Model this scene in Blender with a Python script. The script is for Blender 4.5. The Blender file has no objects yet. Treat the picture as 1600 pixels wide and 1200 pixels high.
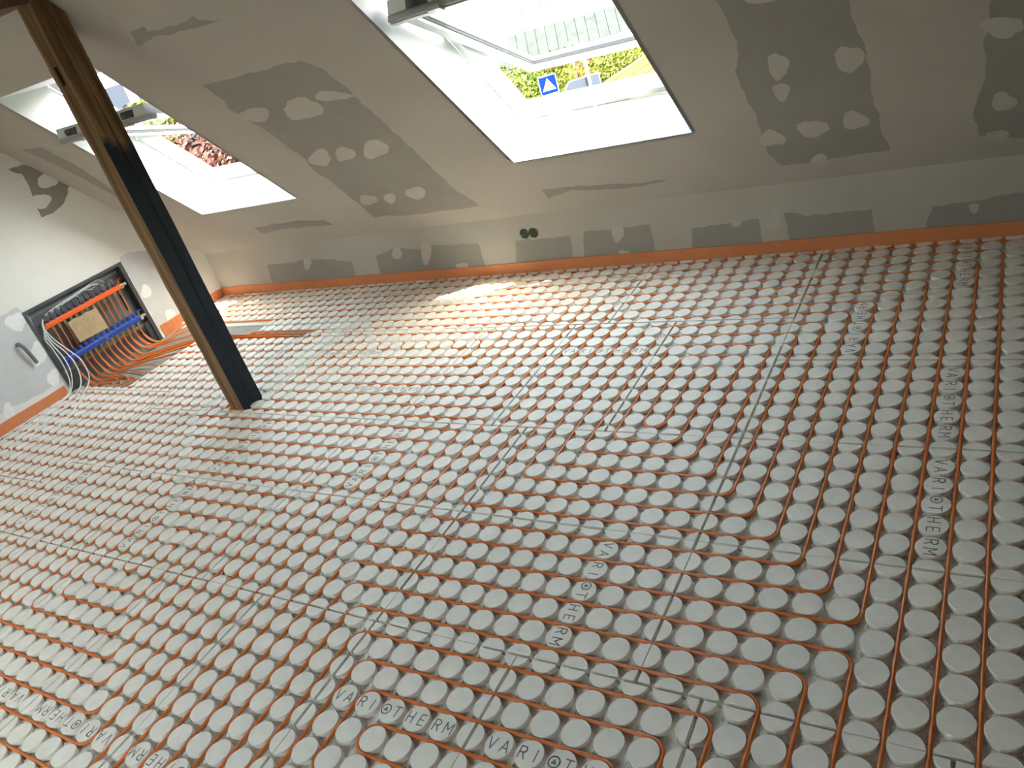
import bpy, bmesh, math, random
from mathutils import Vector, Matrix

random.seed(7)
scene = bpy.context.scene
COL = scene.collection

# ------------------------------------------------------------------ camera
FPX = 1220.107
cam_d = bpy.data.cameras.new('camera')
cam_d.sensor_width = 36.0
cam_d.lens = FPX / 1600.0 * 36.0
cam_d.clip_start = 0.05
cam_d.clip_end = 500
cam = bpy.data.objects.new('camera', cam_d)
COL.objects.link(cam)
RIGHT = Vector((0.84013718, 0.46341934, -0.28180139))
DOWN = Vector((0.01331253, -0.53703301, -0.84345618))
FWD = Vector((-0.54221056, 0.70486741, -0.45735068))
m = Matrix.Identity(4)
for r in range(3):
    m[r][0] = RIGHT[r]; m[r][1] = -DOWN[r]; m[r][2] = -FWD[r]
m[0][3], m[1][3], m[2][3] = 0.20996, -2.48800, 1.85211
cam.matrix_world = m
scene.camera = cam

# ------------------------------------------------------------------ world, sun, exposure
SUN_TRAVEL = Vector((-0.82, 0.28, -1.0)).normalized()
world = bpy.data.worlds.new('sky')
scene.world = world
world.use_nodes = True
wn = world.node_tree
wn.nodes.clear()
w_out = wn.nodes.new('ShaderNodeOutputWorld')
w_bg = wn.nodes.new('ShaderNodeBackground')
w_sky = wn.nodes.new('ShaderNodeTexSky')
w_sky.sky_type = 'NISHITA'
w_sky.sun_disc = False
w_sky.sun_elevation = math.asin(-SUN_TRAVEL.z)
w_sky.sun_rotation = math.atan2(-SUN_TRAVEL.x, -SUN_TRAVEL.y)
w_sky.air_density = 1.3
w_sky.dust_density = 4.0
w_sky.ozone_density = 0.6
w_bg.inputs['Strength'].default_value = 1.15
w_hs = wn.nodes.new('ShaderNodeHueSaturation')
w_hs.inputs['Saturation'].default_value = 0.6
wn.links.new(w_sky.outputs[0], w_hs.inputs['Color'])
w_tint = wn.nodes.new('ShaderNodeMix'); w_tint.data_type = 'RGBA'; w_tint.blend_type = 'MULTIPLY'
w_tint.inputs[0].default_value = 1.0
w_tint.inputs[7].default_value = (1.0, 0.94, 0.90, 1)
wn.links.new(w_hs.outputs[0], w_tint.inputs[6])
wn.links.new(w_tint.outputs[2], w_bg.inputs[0])
wn.links.new(w_bg.outputs[0], w_out.inputs[0])

sun_d = bpy.data.lights.new('sun', 'SUN')
sun_d.energy = 13.0
sun_d.angle = math.radians(0.53)
sun_d.color = (1.0, 0.96, 0.9)
sun = bpy.data.objects.new('sun', sun_d)
sun.rotation_euler = SUN_TRAVEL.to_track_quat('-Z', 'Y').to_euler()
sun.location = (6, -3, 12)
COL.objects.link(sun)

scene.view_settings.view_transform = 'Standard'
scene.view_settings.look = 'None'
scene.view_settings.gamma = 1.0
scene.view_settings.use_curve_mapping = False
scene.view_settings.exposure = 1.9
scene.cycles.use_denoising = True
scene.cycles.max_bounces = 10
scene.cycles.diffuse_bounces = 7
scene.cycles.glossy_bounces = 4
scene.cycles.transparent_max_bounces = 12
scene.cycles.caustics_reflective = False
scene.cycles.caustics_refractive = False

# ------------------------------------------------------------------ materials
MATS = {}

def mat(name, col, rough=0.7, metal=0.0, var=0.0, scale=8.0, bump=0.0, bscale=60.0, spec=0.4, stretch=None, col2=None, trans=0.0):
    if name in MATS:
        return MATS[name]
    M = bpy.data.materials.new(name)
    M.use_nodes = True
    nt = M.node_tree
    bs = nt.nodes['Principled BSDF']
    bs.inputs['Base Color'].default_value = (*col, 1)
    bs.inputs['Roughness'].default_value = rough
    bs.inputs['Metallic'].default_value = metal
    bs.inputs['Specular IOR Level'].default_value = spec
    if trans:
        bs.inputs['Transmission Weight'].default_value = trans
    tc = mp = None
    if var or bump or col2:
        tc = nt.nodes.new('ShaderNodeTexCoord')
        mp = nt.nodes.new('ShaderNodeMapping')
        nt.links.new(tc.outputs['Object'], mp.inputs['Vector'])
        if stretch:
            mp.inputs['Scale'].default_value = stretch
    if var or col2:
        nz = nt.nodes.new('ShaderNodeTexNoise')
        nz.inputs['Scale'].default_value = scale
        nz.inputs['Detail'].default_value = 6
        nz.inputs['Roughness'].default_value = 0.6
        nt.links.new(mp.outputs[0], nz.inputs['Vector'])
        rp = nt.nodes.new('ShaderNodeValToRGB')
        rp.color_ramp.elements[0].position = 0.3
        rp.color_ramp.elements[1].position = 0.7
        a = col2 if col2 else tuple(c * (1 - var) for c in col)
        b = col if col2 else tuple(min(1, c * (1 + var)) for c in col)
        rp.color_ramp.elements[0].color = (*a, 1)
        rp.color_ramp.elements[1].color = (*b, 1)
        nt.links.new(nz.outputs['Fac'], rp.inputs[0])
        nt.links.new(rp.outputs[0], bs.inputs['Base Color'])
    if bump:
        n2 = nt.nodes.new('ShaderNodeTexNoise')
        n2.inputs['Scale'].default_value = bscale
        n2.inputs['Detail'].default_value = 4
        nt.links.new(mp.outputs[0], n2.inputs['Vector'])
        bp = nt.nodes.new('ShaderNodeBump')
        bp.inputs['Strength'].default_value = bump
        bp.inputs['Distance'].default_value = 0.004
        nt.links.new(n2.outputs['Fac'], bp.inputs['Height'])
        nt.links.new(bp.outputs[0], bs.inputs['Normal'])
    MATS[name] = M
    return M

GYP = mat('fibre_gypsum', (0.80, 0.765, 0.70), 0.6, var=0.06, scale=14, bump=0.12, bscale=160)
GYPB = mat('fibre_gypsum_base', (0.70, 0.68, 0.63), 0.85, var=0.10, scale=40, bump=0.8, bscale=110)
SLAB = mat('grey_screed', (0.30, 0.31, 0.29), 0.9, var=0.15, scale=9, bump=0.3)
INK = mat('engraved_letter_grey', (0.20, 0.205, 0.20), 0.8)
PIPE = mat('orange_pipe', (0.66, 0.16, 0.022), 0.33, var=0.07, scale=5, spec=0.5)
FILLER = mat('joint_filler_dim', (0.42, 0.38, 0.325), 0.85, var=0.05, scale=2.2, bump=0.10, bscale=18)  # dim light on ceiling and knee wall put into a darker filler colour
FILL2 = mat('joint_filler_spot', (0.46, 0.42, 0.37), 0.85, var=0.05, scale=14, bump=0.15, bscale=40)  # spots toned down with the darkened ceiling filler around them
BARE = mat('bare_plasterboard', (0.285, 0.262, 0.23), 0.8, var=0.05, scale=5)  # lowered along with the ceiling filler to suit its dim light
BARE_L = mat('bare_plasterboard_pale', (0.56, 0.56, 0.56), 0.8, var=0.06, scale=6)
STRIP = mat('orange_edge_strip', (0.62, 0.215, 0.085), 0.7, var=0.08, scale=5, bump=0.15, bscale=30)
LINING = mat('white_lining', (0.52, 0.53, 0.53), 0.5)
WFRAME = mat('white_window_paint', (0.56, 0.56, 0.56), 0.35)
GASKET = mat('grey_gasket', (0.02, 0.02, 0.022), 0.6)
ALU = mat('brushed_aluminium', (0.55, 0.55, 0.54), 0.32, metal=0.9)
ALUG = mat('grey_vent_bar', (0.42, 0.42, 0.41), 0.45, metal=0.3)
DMETAL = mat('dark_grey_metal', (0.085, 0.09, 0.095), 0.5, metal=0.4, var=0.1)
BPANEL = mat('galvanised_back', (0.24, 0.25, 0.27), 0.45, metal=0.4, var=0.12, scale=4)
BLACK = mat('black_plastic', (0.02, 0.02, 0.022), 0.5)
REDBAR = mat('orange_red_bar', (0.85, 0.12, 0.02), 0.35)
REDCAP = mat('dark_red_ring', (0.30, 0.02, 0.02), 0.4)
BLUEBAR = mat('blue_bar', (0.015, 0.06, 0.36), 0.35)
BRASS = mat('brass_fitting', (0.42, 0.30, 0.15), 0.35, metal=0.85)
CHROME = mat('chrome_tag', (0.8, 0.8, 0.8), 0.2, metal=0.8)
CLEAR = mat('smoked_plastic', (0.10, 0.10, 0.11), 0.2, spec=0.6)
CARD = mat('cardboard', (0.42, 0.30, 0.17), 0.85, var=0.08, scale=20)
PENCIL = mat('pen_scribble', (0.10, 0.07, 0.05), 0.8)
CABLE = mat('white_cable', (0.78, 0.80, 0.82), 0.4)
CONDUIT = mat('grey_blue_conduit', (0.13, 0.16, 0.19), 0.4)
SOCKET = mat('dark_green_box', (0.035, 0.045, 0.015), 0.6)
WOODDK = mat('dark_beam_wood', (0.15, 0.085, 0.042), 0.8, col2=(0.06, 0.032, 0.016), scale=3, stretch=(1.2, 14, 14), bump=0.4, bscale=20)
FILLW = mat('joint_filler_wall', (0.74, 0.715, 0.67), 0.85, var=0.05, scale=2.2, bump=0.10, bscale=18)  # same filler as the ceiling, kept brighter for the better lit wall
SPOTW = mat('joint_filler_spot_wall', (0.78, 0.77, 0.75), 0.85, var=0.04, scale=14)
WALLW = mat('white_plaster', (0.72, 0.71, 0.68), 0.85, var=0.04, scale=2)

# glass: clear pane that also mirrors a little
GLASS = bpy.data.materials.new('window_glass'); GLASS.use_nodes = True
nt = GLASS.node_tree; nt.nodes.clear()
_o = nt.nodes.new('ShaderNodeOutputMaterial'); _mx = nt.nodes.new('ShaderNodeMixShader')
_t = nt.nodes.new('ShaderNodeBsdfTransparent'); _t.inputs[0].default_value = (0.86, 0.92, 0.90, 1)
_g = nt.nodes.new('ShaderNodeBsdfGlossy'); _g.inputs['Roughness'].default_value = 0.02
_lw = nt.nodes.new('ShaderNodeLayerWeight'); _pw = nt.nodes.new('ShaderNodeMath'); _pw.operation = 'POWER'; _pw.inputs[1].default_value = 5.0
_f = nt.nodes.new('ShaderNodeMath'); _f.operation = 'MULTIPLY_ADD'; _f.inputs[1].default_value = 0.30; _f.inputs[2].default_value = 0.015
nt.links.new(_lw.outputs['Facing'], _pw.inputs[0]); nt.links.new(_pw.outputs[0], _f.inputs[0])
nt.links.new(_f.outputs[0], _mx.inputs[0]); nt.links.new(_t.outputs[0], _mx.inputs[1]); nt.links.new(_g.outputs[0], _mx.inputs[2]); nt.links.new(_mx.outputs[0], _o.inputs[0])

# ------------------------------------------------------------------ builders
BASE = {}

def finish(o, parent, base):
    COL.objects.link(o)
    if parent is not None:
        o.parent = parent
    BASE[o] = base
    return o

def empty(name, loc, label=None, cat=None, group=None, kind=None):
    o = bpy.data.objects.new(name, None)
    o.empty_display_size = 0.1
    o.location = loc
    COL.objects.link(o)
    BASE[o] = Vector(loc)
    tag(o, label, cat, group, kind)
    return o

def tag(o, label=None, cat=None, group=None, kind=None):
    if label: o['label'] = label
    if cat: o['category'] = cat
    if group: o['group'] = group
    if kind: o['kind'] = kind
    return o

class MB:
    def __init__(s):
        s.v = []; s.f = []; s.sm = []
    def add(s, vs, fs, smooth=False):
        n = len(s.v)
        s.v += [Vector(p) for p in vs]
        s.f += [tuple(i + n for i in f) for f in fs]
        s.sm += [smooth] * len(fs)
        return s
    def box(s, a, b):
        x0, y0, z0 = a; x1, y1, z1 = b
        return s.add([(x0, y0, z0), (x1, y0, z0), (x1, y1, z0), (x0, y1, z0), (x0, y0, z1), (x1, y0, z1), (x1, y1, z1), (x0, y1, z1)],
                     [(0, 3, 2, 1), (4, 5, 6, 7), (0, 1, 5, 4), (1, 2, 6, 5), (2, 3, 7, 6), (3, 0, 4, 7)])
    def obox(s, o, ax, ay, az):   # box from origin with three edge vectors
        o = Vector(o); ax = Vector(ax); ay = Vector(ay); az = Vector(az)
        p = [o, o + ax, o + ax + ay, o + ay]
        return s.add(p + [q + az for q in p], [(0, 3, 2, 1), (4, 5, 6, 7), (0, 1, 5, 4), (1, 2, 6, 5), (2, 3, 7, 6), (3, 0, 4, 7)])
    def cyl(s, p0, p1, r0, r1=None, n=12, smooth=True):
        p0 = Vector(p0); p1 = Vector(p1); r1 = r0 if r1 is None else r1
        d = (p1 - p0).normalized()
        a = d.orthogonal().normalized(); b = d.cross(a)
        ring = [(math.cos(2 * math.pi * i / n), math.sin(2 * math.pi * i / n)) for i in range(n)]
        vs = [p0 + (a * c + b * q) * r0 for c, q in ring] + [p1 + (a * c + b * q) * r1 for c, q in ring]
        s.add(vs, [(i, (i + 1) % n, n + (i + 1) % n, n + i) for i in range(n)], smooth)
        k = len(s.v)
        s.add([vs[i] for i in range(n)], [tuple(reversed(range(n)))])
        s.add([vs[n + i] for i in range(n)], [tuple(range(n))])
        return s
    def tube(s, pts, r, n=8, caps=True):
        pts = [Vector(p) for p in pts]
        q = [pts[0]]
        for p in pts[1:]:
            if (p - q[-1]).length > 1e-5: q.append(p)
        pts = q
        N = len(pts)
        tn = []
        for i in range(N):
            a = pts[max(0, i - 1)]; b = pts[min(N - 1, i + 1)]
            d1 = (pts[i] - a); d2 = (b - pts[i])
            d1 = d1.normalized() if d1.length > 1e-9 else Vector((0, 0, 0))
            d2 = d2.normalized() if d2.length > 1e-9 else Vector((0, 0, 0))
            t = d1 + d2
            tn.append(t.normalized() if t.length > 1e-6 else d1)
        up = tn[0].orthogonal().normalized()
        vs = []; rr = r if isinstance(r, (list, tuple)) else [r] * N
        for i in range(N):
            up = (up - tn[i] * up.dot(tn[i]))
            up = up.normalized() if up.length > 1e-6 else tn[i].orthogonal().normalized()
            bt = tn[i].cross(up)
            for k in range(n):
                an = 2 * math.pi * k / n
                vs.append(pts[i] + (up * math.cos(an) + bt * math.sin(an)) * rr[i])
        fs = []
        for i in range(N - 1):
            for k in range(n):
                fs.append((i * n + k, i * n + (k + 1) % n, (i + 1) * n + (k + 1) % n, (i + 1) * n + k))
        s.add(vs, fs, True)
        if caps:
            s.add(vs[:n], [tuple(reversed(range(n)))]); s.add(vs[-n:], [tuple(range(n))])
        return s
    def build(s, name, material, parent=None, base=None):
        if base is None:
            if parent is not None:
                base = BASE[parent]
            else:
                lo = [min(p[i] for p in s.v) for i in range(3)]; hi = [max(p[i] for p in s.v) for i in range(3)]
                base = Vector(((lo[0] + hi[0]) / 2, (lo[1] + hi[1]) / 2, lo[2]))
        base = Vector(base)
        me = bpy.data.meshes.new(name)
        me.from_pydata([p - base for p in s.v], [], s.f)
        for p, q in zip(me.polygons, s.sm): p.use_smooth = q
        ml = material if isinstance(material, (list, tuple)) else [material]
        for x in ml: me.materials.append(x)
        me.update()
        o = bpy.data.objects.new(name, me)
        if parent is None:
            o.location = base
        return finish(o, parent, base)

def catmull(pts, step=6):
    P = [Vector(p) for p in pts]
    P = [P[0] * 2 - P[1]] + P + [P[-1] * 2 - P[-2]]
    out = []
    for i in range(1, len(P) - 2):
        p0, p1, p2, p3 = P[i - 1], P[i], P[i + 1], P[i + 2]
        for k in range(step):
            t = k / step
            out.append(0.5 * ((2 * p1) + (p2 - p0) * t + (2 * p0 - 5 * p1 + 4 * p2 - p3) * t * t + (3 * p1 - p0 - 3 * p2 + p3) * t ** 3))
    out.append(P[-2])
    return out

def rounded(poly, rad, seg=6):
    """polyline of (x, y) with every corner rounded"""
    out = [Vector((*poly[0], 0))]
    for i in range(1, len(poly) - 1):
        a = Vector((*poly[i - 1], 0)); b = Vector((*poly[i], 0)); c = Vector((*poly[i + 1], 0))
        d1 = b - a; d2 = c - b
        if d1.length < 1e-6 or d2.length < 1e-6: continue
        r = min(rad, d1.length * 0.499, d2.length * 0.499)
        d1n = d1.normalized(); d2n = d2.normalized()
        if abs(d1n.dot(d2n)) > 0.999:
            out.append(b); continue
        p = b - d1n * r; q = b + d2n * r
        ctr = p + d2n * r if abs(d1n.dot(d2n)) < 1e-3 else None
        for k in range(seg + 1):
            t = k / seg
            if ctr is not None:
                an = t * math.pi / 2
                out.append(ctr + (-d2n) * r * math.cos(an) + d1n * r * math.sin(an))
            else:
                out.append(p * (1 - t) ** 2 + b * 2 * t * (1 - t) + q * t * t)
    out.append(Vector((*poly[-1], 0)))
    return out
# ------------------------------------------------------------------ room shell
XL, XR = -5.92, 4.2          # left gable wall, right gable wall
YB, YF = 1.80, -4.70         # low knee walls under both roof slopes
ZK = 0.405                   # height of the knee wall above the heating boards
SL = 1.15                    # roof slope dz/dy
SK = math.hypot(1, SL)
ZTOP = 2.95                  # flat ceiling under the collar ties
YT = YB - (ZTOP - ZK) / SL
YT2 = YF + (ZTOP - ZK) / SL
ZS = -0.031                  # screed under the boards
SDIR = Vector((0, -1 / SK, SL / SK))     # up the back slope
NDIR = Vector((0, SL / SK, 1 / SK))      # outwards through the roof

def slope(x, s, h=0.0):
    return Vector((x, YB, ZK)) + SDIR * s + NDIR * h

def slope2(x, s, h=0.0):
    p = slope(x, s, h)
    return Vector((p.x, YF + YB - p.y, p.z))

def rects_minus(r, holes):
    """axis rectangle (a0,a1,b0,b1) minus a list of rectangles, as rectangles"""
    todo = [r]
    for h in holes:
        nxt = []
        for a0, a1, b0, b1 in todo:
            c0, c1 = max(a0, h[0]), min(a1, h[1]); d0, d1 = max(b0, h[2]), min(b1, h[3])
            if c1 - c0 <= 1e-6 or d1 - d0 <= 1e-6:
                nxt.append((a0, a1, b0, b1)); continue
            if c0 > a0: nxt.append((a0, c0, b0, b1))
            if c1 < a1: nxt.append((c1, a1, b0, b1))
            if d0 > b0: nxt.append((c0, c1, b0, d0))
            if d1 < b1: nxt.append((c0, c1, d1, b1))
        todo = nxt
    return todo

def struct(o):
    o['kind'] = 'structure'
    return o

WIN = [(-2.255, -1.184), (-5.150, -4.079)]          # two roof windows in view
WIN_FILL = [(-5.2, -4.1), (-2.3, -1.2)]     # unseen roof windows added in the other slope to light the room
S0, S1 = 0.605, 1.900        # window frame along the slope
STOP = 2.150                 # flared head of the lining
SMAX = (ZTOP - ZK) / SL * SK

b = MB()
for a0, a1, c0, c1 in rects_minus((XL, XR, 0, SMAX), [(w0, w1, S0, STOP) for w0, w1 in WIN]):
    b.add([slope(a0, c0), slope(a1, c0), slope(a1, c1), slope(a0, c1)], [(0, 1, 2, 3)])
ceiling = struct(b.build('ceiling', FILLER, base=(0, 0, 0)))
tag(ceiling, 'sloping plasterboard ceiling with filled joints over the floor')
b = MB()
for a0, a1, c0, c1 in rects_minus((XL, XR, 0, SMAX), [(w0, w1, S0, STOP) for w0, w1 in WIN_FILL]):
    b.add([slope2(a0, c0), slope2(a1, c0), slope2(a1, c1), slope2(a0, c1)], [(3, 2, 1, 0)])
b.add([(XL, YT, ZTOP), (XR, YT, ZTOP), (XR, YT2, ZTOP), (XL, YT2, ZTOP)], [(0, 1, 2, 3)])
struct(tag(b.build('ceiling_front', FILLER, base=(0, 0, 0)), 'flat ceiling and opposite slope behind the camera'))

b = MB().add([(XL, YB, ZS), (XR, YB, ZS), (XR, YB, ZK), (XL, YB, ZK)], [(0, 1, 2, 3)])
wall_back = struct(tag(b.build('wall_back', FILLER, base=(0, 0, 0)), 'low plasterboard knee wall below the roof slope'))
b = MB().add([(XL, YF, ZS), (XR, YF, ZS), (XR, YF, ZK), (XL, YF, ZK)], [(3, 2, 1, 0)])
struct(tag(b.build('wall_front', WALLW, base=(0, 0, 0)), 'opposite knee wall behind the camera'))

# left gable with the recess of the manifold cabinet
CY0, CY1, CZ1 = 0.165, 1.035, 0.680
b = MB()
b.add([(XL, YF, ZS), (XL, CY0, ZS), (XL, CY0, ZK), (XL, YF, ZK)], [(0, 1, 2, 3)])
b.add([(XL, CY1, ZS), (XL, YB, ZS), (XL, YB, ZK), (XL, CY1, ZK)], [(0, 1, 2, 3)])
yA = YB - (CZ1 - ZK) / SL
b.add([(XL, CY1, ZK), (XL, YB, ZK), (XL, yA, CZ1), (XL, CY1, CZ1)], [(0, 1, 2, 3)])
yB_ = YF + (CZ1 - ZK) / SL
b.add([(XL, YF, ZK), (XL, CY0, ZK), (XL, CY0, CZ1), (XL, yB_, CZ1)], [(0, 1, 2, 3)])
b.add([(XL, yB_, CZ1), (XL, yA, CZ1), (XL, YT, ZTOP), (XL, YT2, ZTOP)], [(0, 1, 2, 3)])
wall_left = struct(tag(b.build('wall_left', FILLW, base=(0, 0, 0)), 'plastered left gable wall with the manifold recess'))
b = MB().add([(XR, YF, ZS), (XR, YB, ZS), (XR, YB, ZK), (XR, YT, ZTOP), (XR, YT2, ZTOP), (XR, YF, ZK)], [(5, 4, 3, 2, 1, 0)])
struct(tag(b.build('wall_right', WALLW, base=(0, 0, 0)), 'right gable wall outside the picture'))

# ---- bare plasterboard left between the filled joints, and filled screw heads
def jag(poly, amp, step, seed):
    rnd = random.Random(seed)
    out = []
    n = len(poly)
    for i in range(n):
        a = Vector((*poly[i], 0)); c = Vector((*poly[(i + 1) % n], 0))
        L = (c - a).length
        k = max(1, int(L / step))
        d = (c - a) / k
        nrm = Vector((-d.y, d.x, 0)).normalized() if d.length > 0 else Vector((0, 0, 0))
        ph = rnd.random() * 6
        for j in range(k):
            am = 0 if j == 0 else (rnd.uniform(-1, 1) * amp + math.sin(ph + j * 0.9) * amp * 0.7)
            q = a + d * j + nrm * am
            out.append((q.x, q.y))
    return out

def coat(name, poly, place, material, parent, off):
    """a thin coat, flat on its wall, with its own worn outline"""
    from mathutils.geometry import tessellate_polygon
    tris = tessellate_polygon([[Vector((*p, 0)) for p in poly]])
    M = MB()
    n = len(poly)
    M.add([place(p[0], p[1], off) for p in poly], [tuple(t) for t in tris])
    M.add([place(p[0], p[1], off) for p in poly] + [place(p[0], p[1], 0.0) for p in poly],
          [(i, (i + 1) % n, n + (i + 1) % n, n + i) for i in range(n)])
    return M.build(name, material, parent)

def blob(c, a, d, seed, n=18):
    rnd = random.Random(seed)
    out = []
    ph = rnd.random() * 6
    for i in range(n):
        t = 2 * math.pi * i / n
        r = 1 + 0.12 * math.sin(3 * t + ph) + rnd.uniform(-0.10, 0.10)
        out.append((c[0] + (a[0] * math.cos(t) + d[0] * math.sin(t)) * r, c[1] + (a[1] * math.cos(t) + d[1] * math.sin(t)) * r))
    return out

PL_C = lambda a, c, off: slope(a, c, -off)
PL_K = lambda a, c, off: Vector((a, YB - off, c))
PL_L = lambda a, c, off: Vector((XL + off, a, c))
CEIL_BARE = {'P1': [(-3.566, 1.783), (-2.827, 1.753), (-2.757, 1.655), (-2.748, 1.505), (-2.76, 1.428), (-2.774, 1.043), (-2.788, 0.858), (-2.807, 0.59), (-2.816, 0.412), (-2.778, 0.185), (-2.955, 0.181), (-3.175, 0.194), (-3.367, 0.19), (-3.584, 0.229), (-3.683, 0.221), (-3.642, 0.436), (-3.645, 0.53), (-3.624, 0.677), (-3.617, 0.744), (-3.629, 0.856), (-3.573, 1.017), (-3.565, 1.318), (-3.609, 1.58), (-3.558, 1.647)], 'P2': [(-0.799, 1.501), (-0.8, 1.447), (-0.793, 1.361), (-0.791, 1.179), (-0.852, 0.963), (-0.856, 0.817), (-0.848, 0.679), (-0.857, 0.537), (-0.881, 0.316), (-0.836, 0.18), (-0.7, 0.17), (-0.499, 0.19), (-0.319, 0.194), (-0.339, 0.421), (-0.339, 0.651), (-0.323, 0.953), (-0.339, 1.092), (-0.341, 1.276), (-0.342, 1.329)], 'P3': [(0.109, 1.159), (0.109, 1.021), (0.112, 0.965), (0.089, 0.897), (0.088, 0.651), (0.057, 0.524), (0.034, 0.41), (0.05, 0.303), (0.052, 0.212), (0.164, 0.162), (0.322, 0.132), (0.389, 0.634), (0.329, 1.076)], 'S1': [(-2.258, 0.273), (-2.077, 0.267), (-1.635, 0.201), (-1.479, 0.198), (-1.494, 0.18), (-1.649, 0.167), (-1.902, 0.184), (-2.06, 0.231), (-2.266, 0.167)], 'S2': [(-4.884, 0.312), (-4.428, 0.324), (-4.13, 0.28), (-4.119, 0.203), (-4.41, 0.222), (-4.645, 0.239), (-4.901, 0.212)], 'S3': [(-3.555, 2.23), (-3.428, 2.234), (-3.447, 2.197), (-3.256, 2.172), (-3.093, 2.188), (-3.099, 2.158), (-2.97, 2.12), (-3.05, 2.121), (-3.306, 2.137), (-3.453, 2.164), (-3.619, 2.146)], 'LC': [(-5.692, 1.718), (-5.474, 1.69), (-5.482, 1.386), (-5.61, 1.0), (-5.675, 0.91), (-5.648, 1.191), (-5.645, 1.402), (-5.663, 1.57)]}
CEIL_SPOT = [((-3.497, 1.476), (0.096, -0.029), (-0.063, -0.054)), ((-3.155, 1.43), (0.114, -0.036), (-0.088, -0.083)), ((-3.461, 0.987), (0.076, -0.021), (-0.078, -0.077)), ((-3.255, 0.977), (0.067, -0.018), (-0.062, -0.066)), ((-3.017, 0.968), (0.083, -0.024), (-0.074, -0.083)), ((-3.351, 0.436), (0.044, -0.01), (-0.051, -0.059)), ((-3.115, 0.448), (0.07, -0.018), (-0.056, -0.07)), ((-3.537, 0.453), (0.069, -0.017), (-0.054, -0.061)), ((-2.881, 1.47), (0.107, -0.034), (-0.035, -0.035)), ((-0.67, 0.981), (0.042, -0.015), (-0.02, -0.086)), ((-0.698, 0.801), (0.034, -0.011), (-0.015, -0.065)), ((-0.394, 0.935), (0.054, -0.018), (-0.013, -0.083)), ((-0.627, 0.474), (0.069, -0.02), (-0.014, -0.07)), ((-0.437, 0.488), (0.056, -0.017), (-0.011, -0.073)), ((-0.827, 0.447), (0.058, -0.017), (-0.016, -0.068)), ((-0.648, 0.194), (0.038, -0.011), (-0.009, -0.049)), ((-0.651, 1.391), (0.054, -0.02), (-0.004, -0.017)), ((0.146, 0.945), (0.069, -0.025), (0.0, -0.06)), ((0.149, 0.452), (0.046, -0.014), (-0.001, -0.067)), ((0.127, 0.195), (0.045, -0.013), (0.0, -0.044))]
KNEE_BARE = {'K1': [(-5.193, 0.245), (-4.852, 0.243), (-4.791, 0.255), (-4.443, 0.239), (-4.217, 0.199), (-4.239, 0.061), (-5.228, 0.071)], 'K2': [(-3.954, 0.221), (-3.784, 0.266), (-3.657, 0.265), (-3.454, 0.237), (-3.384, 0.261), (-2.978, 0.244), (-2.979, 0.062), (-3.952, 0.047), (-3.977, 0.065)], 'K3': [(-2.667, 0.235), (-2.496, 0.228), (-2.252, 0.228), (-2.267, 0.074), (-2.717, 0.067)], 'K4': [(-2.143, 0.248), (-1.927, 0.244), (-1.752, 0.252), (-1.688, 0.254), (-1.687, 0.062), (-2.191, 0.073)], 'K5': [(-1.426, 0.198), (-1.278, 0.203), (-1.126, 0.215), (-1.034, 0.217), (-1.028, 0.075), (-1.451, 0.063)], 'K6': [(-0.89, 0.235), (-0.839, 0.233), (-0.774, 0.2), (-0.7, 0.207), (-0.443, 0.207), (-0.439, 0.072), (-0.875, 0.068)], 'K7': [(-0.16, 0.192), (0.017, 0.195), (0.23, 0.218), (0.478, 0.233), (0.485, 0.075), (0.232, 0.067), (-0.196, 0.07)]}
KNEE_SPOT = [((-4.712, 0.22), (0.043, -0.003), (-0.029, -0.05)), ((-3.459, 0.212), (0.047, -0.004), (-0.038, -0.09)), ((-3.18, 0.082), (0.055, -0.004), (-0.012, -0.03)), ((-3.736, 0.23), (0.049, -0.004), (-0.021, -0.046)), ((-1.913, 0.213), (0.039, -0.004), (-0.014, -0.06)), ((-1.901, 0.076), (0.043, -0.004), (-0.005, -0.022)), ((-0.948, 0.196), (0.042, -0.005), (-0.008, -0.061)), ((-1.164, 0.203), (0.029, -0.003), (-0.004, -0.023)), ((0.023, 0.161), (0.022, -0.003), (-0.001, -0.028))]
LEFT_BARE = {'L1': [(0.631, 1.604), (0.738, 1.605), (0.808, 1.566), (0.996, 1.358), (0.875, 1.255), (0.758, 1.22), (0.662, 1.223), (0.668, 1.301), (0.702, 1.457), (0.701, 1.545)], 'L2': [(1.054, 0.72), (1.146, 0.723), (1.317, 0.657), (1.398, 0.454), (1.462, 0.112), (1.459, -0.014), (1.055, 0.017), (1.046, 0.667)], 'L3': [(-0.256, 0.754), (0.02, 0.736), (0.149, 0.74), (0.189, 0.655), (0.155, 0.107), (-0.164, 0.119), (-0.357, 0.137), (-0.633, 0.154)]}
LEFT_SPOT = [((0.846, 1.439), (0.067, -0.025), (-0.028, -0.045)), ((0.728, 1.328), (0.061, -0.024), (-0.031, -0.048)), ((1.117, 0.381), (0.041, -0.021), (-0.031, -0.05)), ((1.21, 0.107), (0.043, -0.023), (-0.027, -0.042)), ((0.092, 0.649), (0.061, -0.033), (-0.035, -0.055)), ((0.101, 0.373), (0.048, -0.028), (-0.048, -0.077)), ((0.101, 0.164), (0.04, -0.025), (-0.036, -0.057)), ((-0.296, 0.129), (0.032, -0.022), (-0.03, -0.047))]

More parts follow.
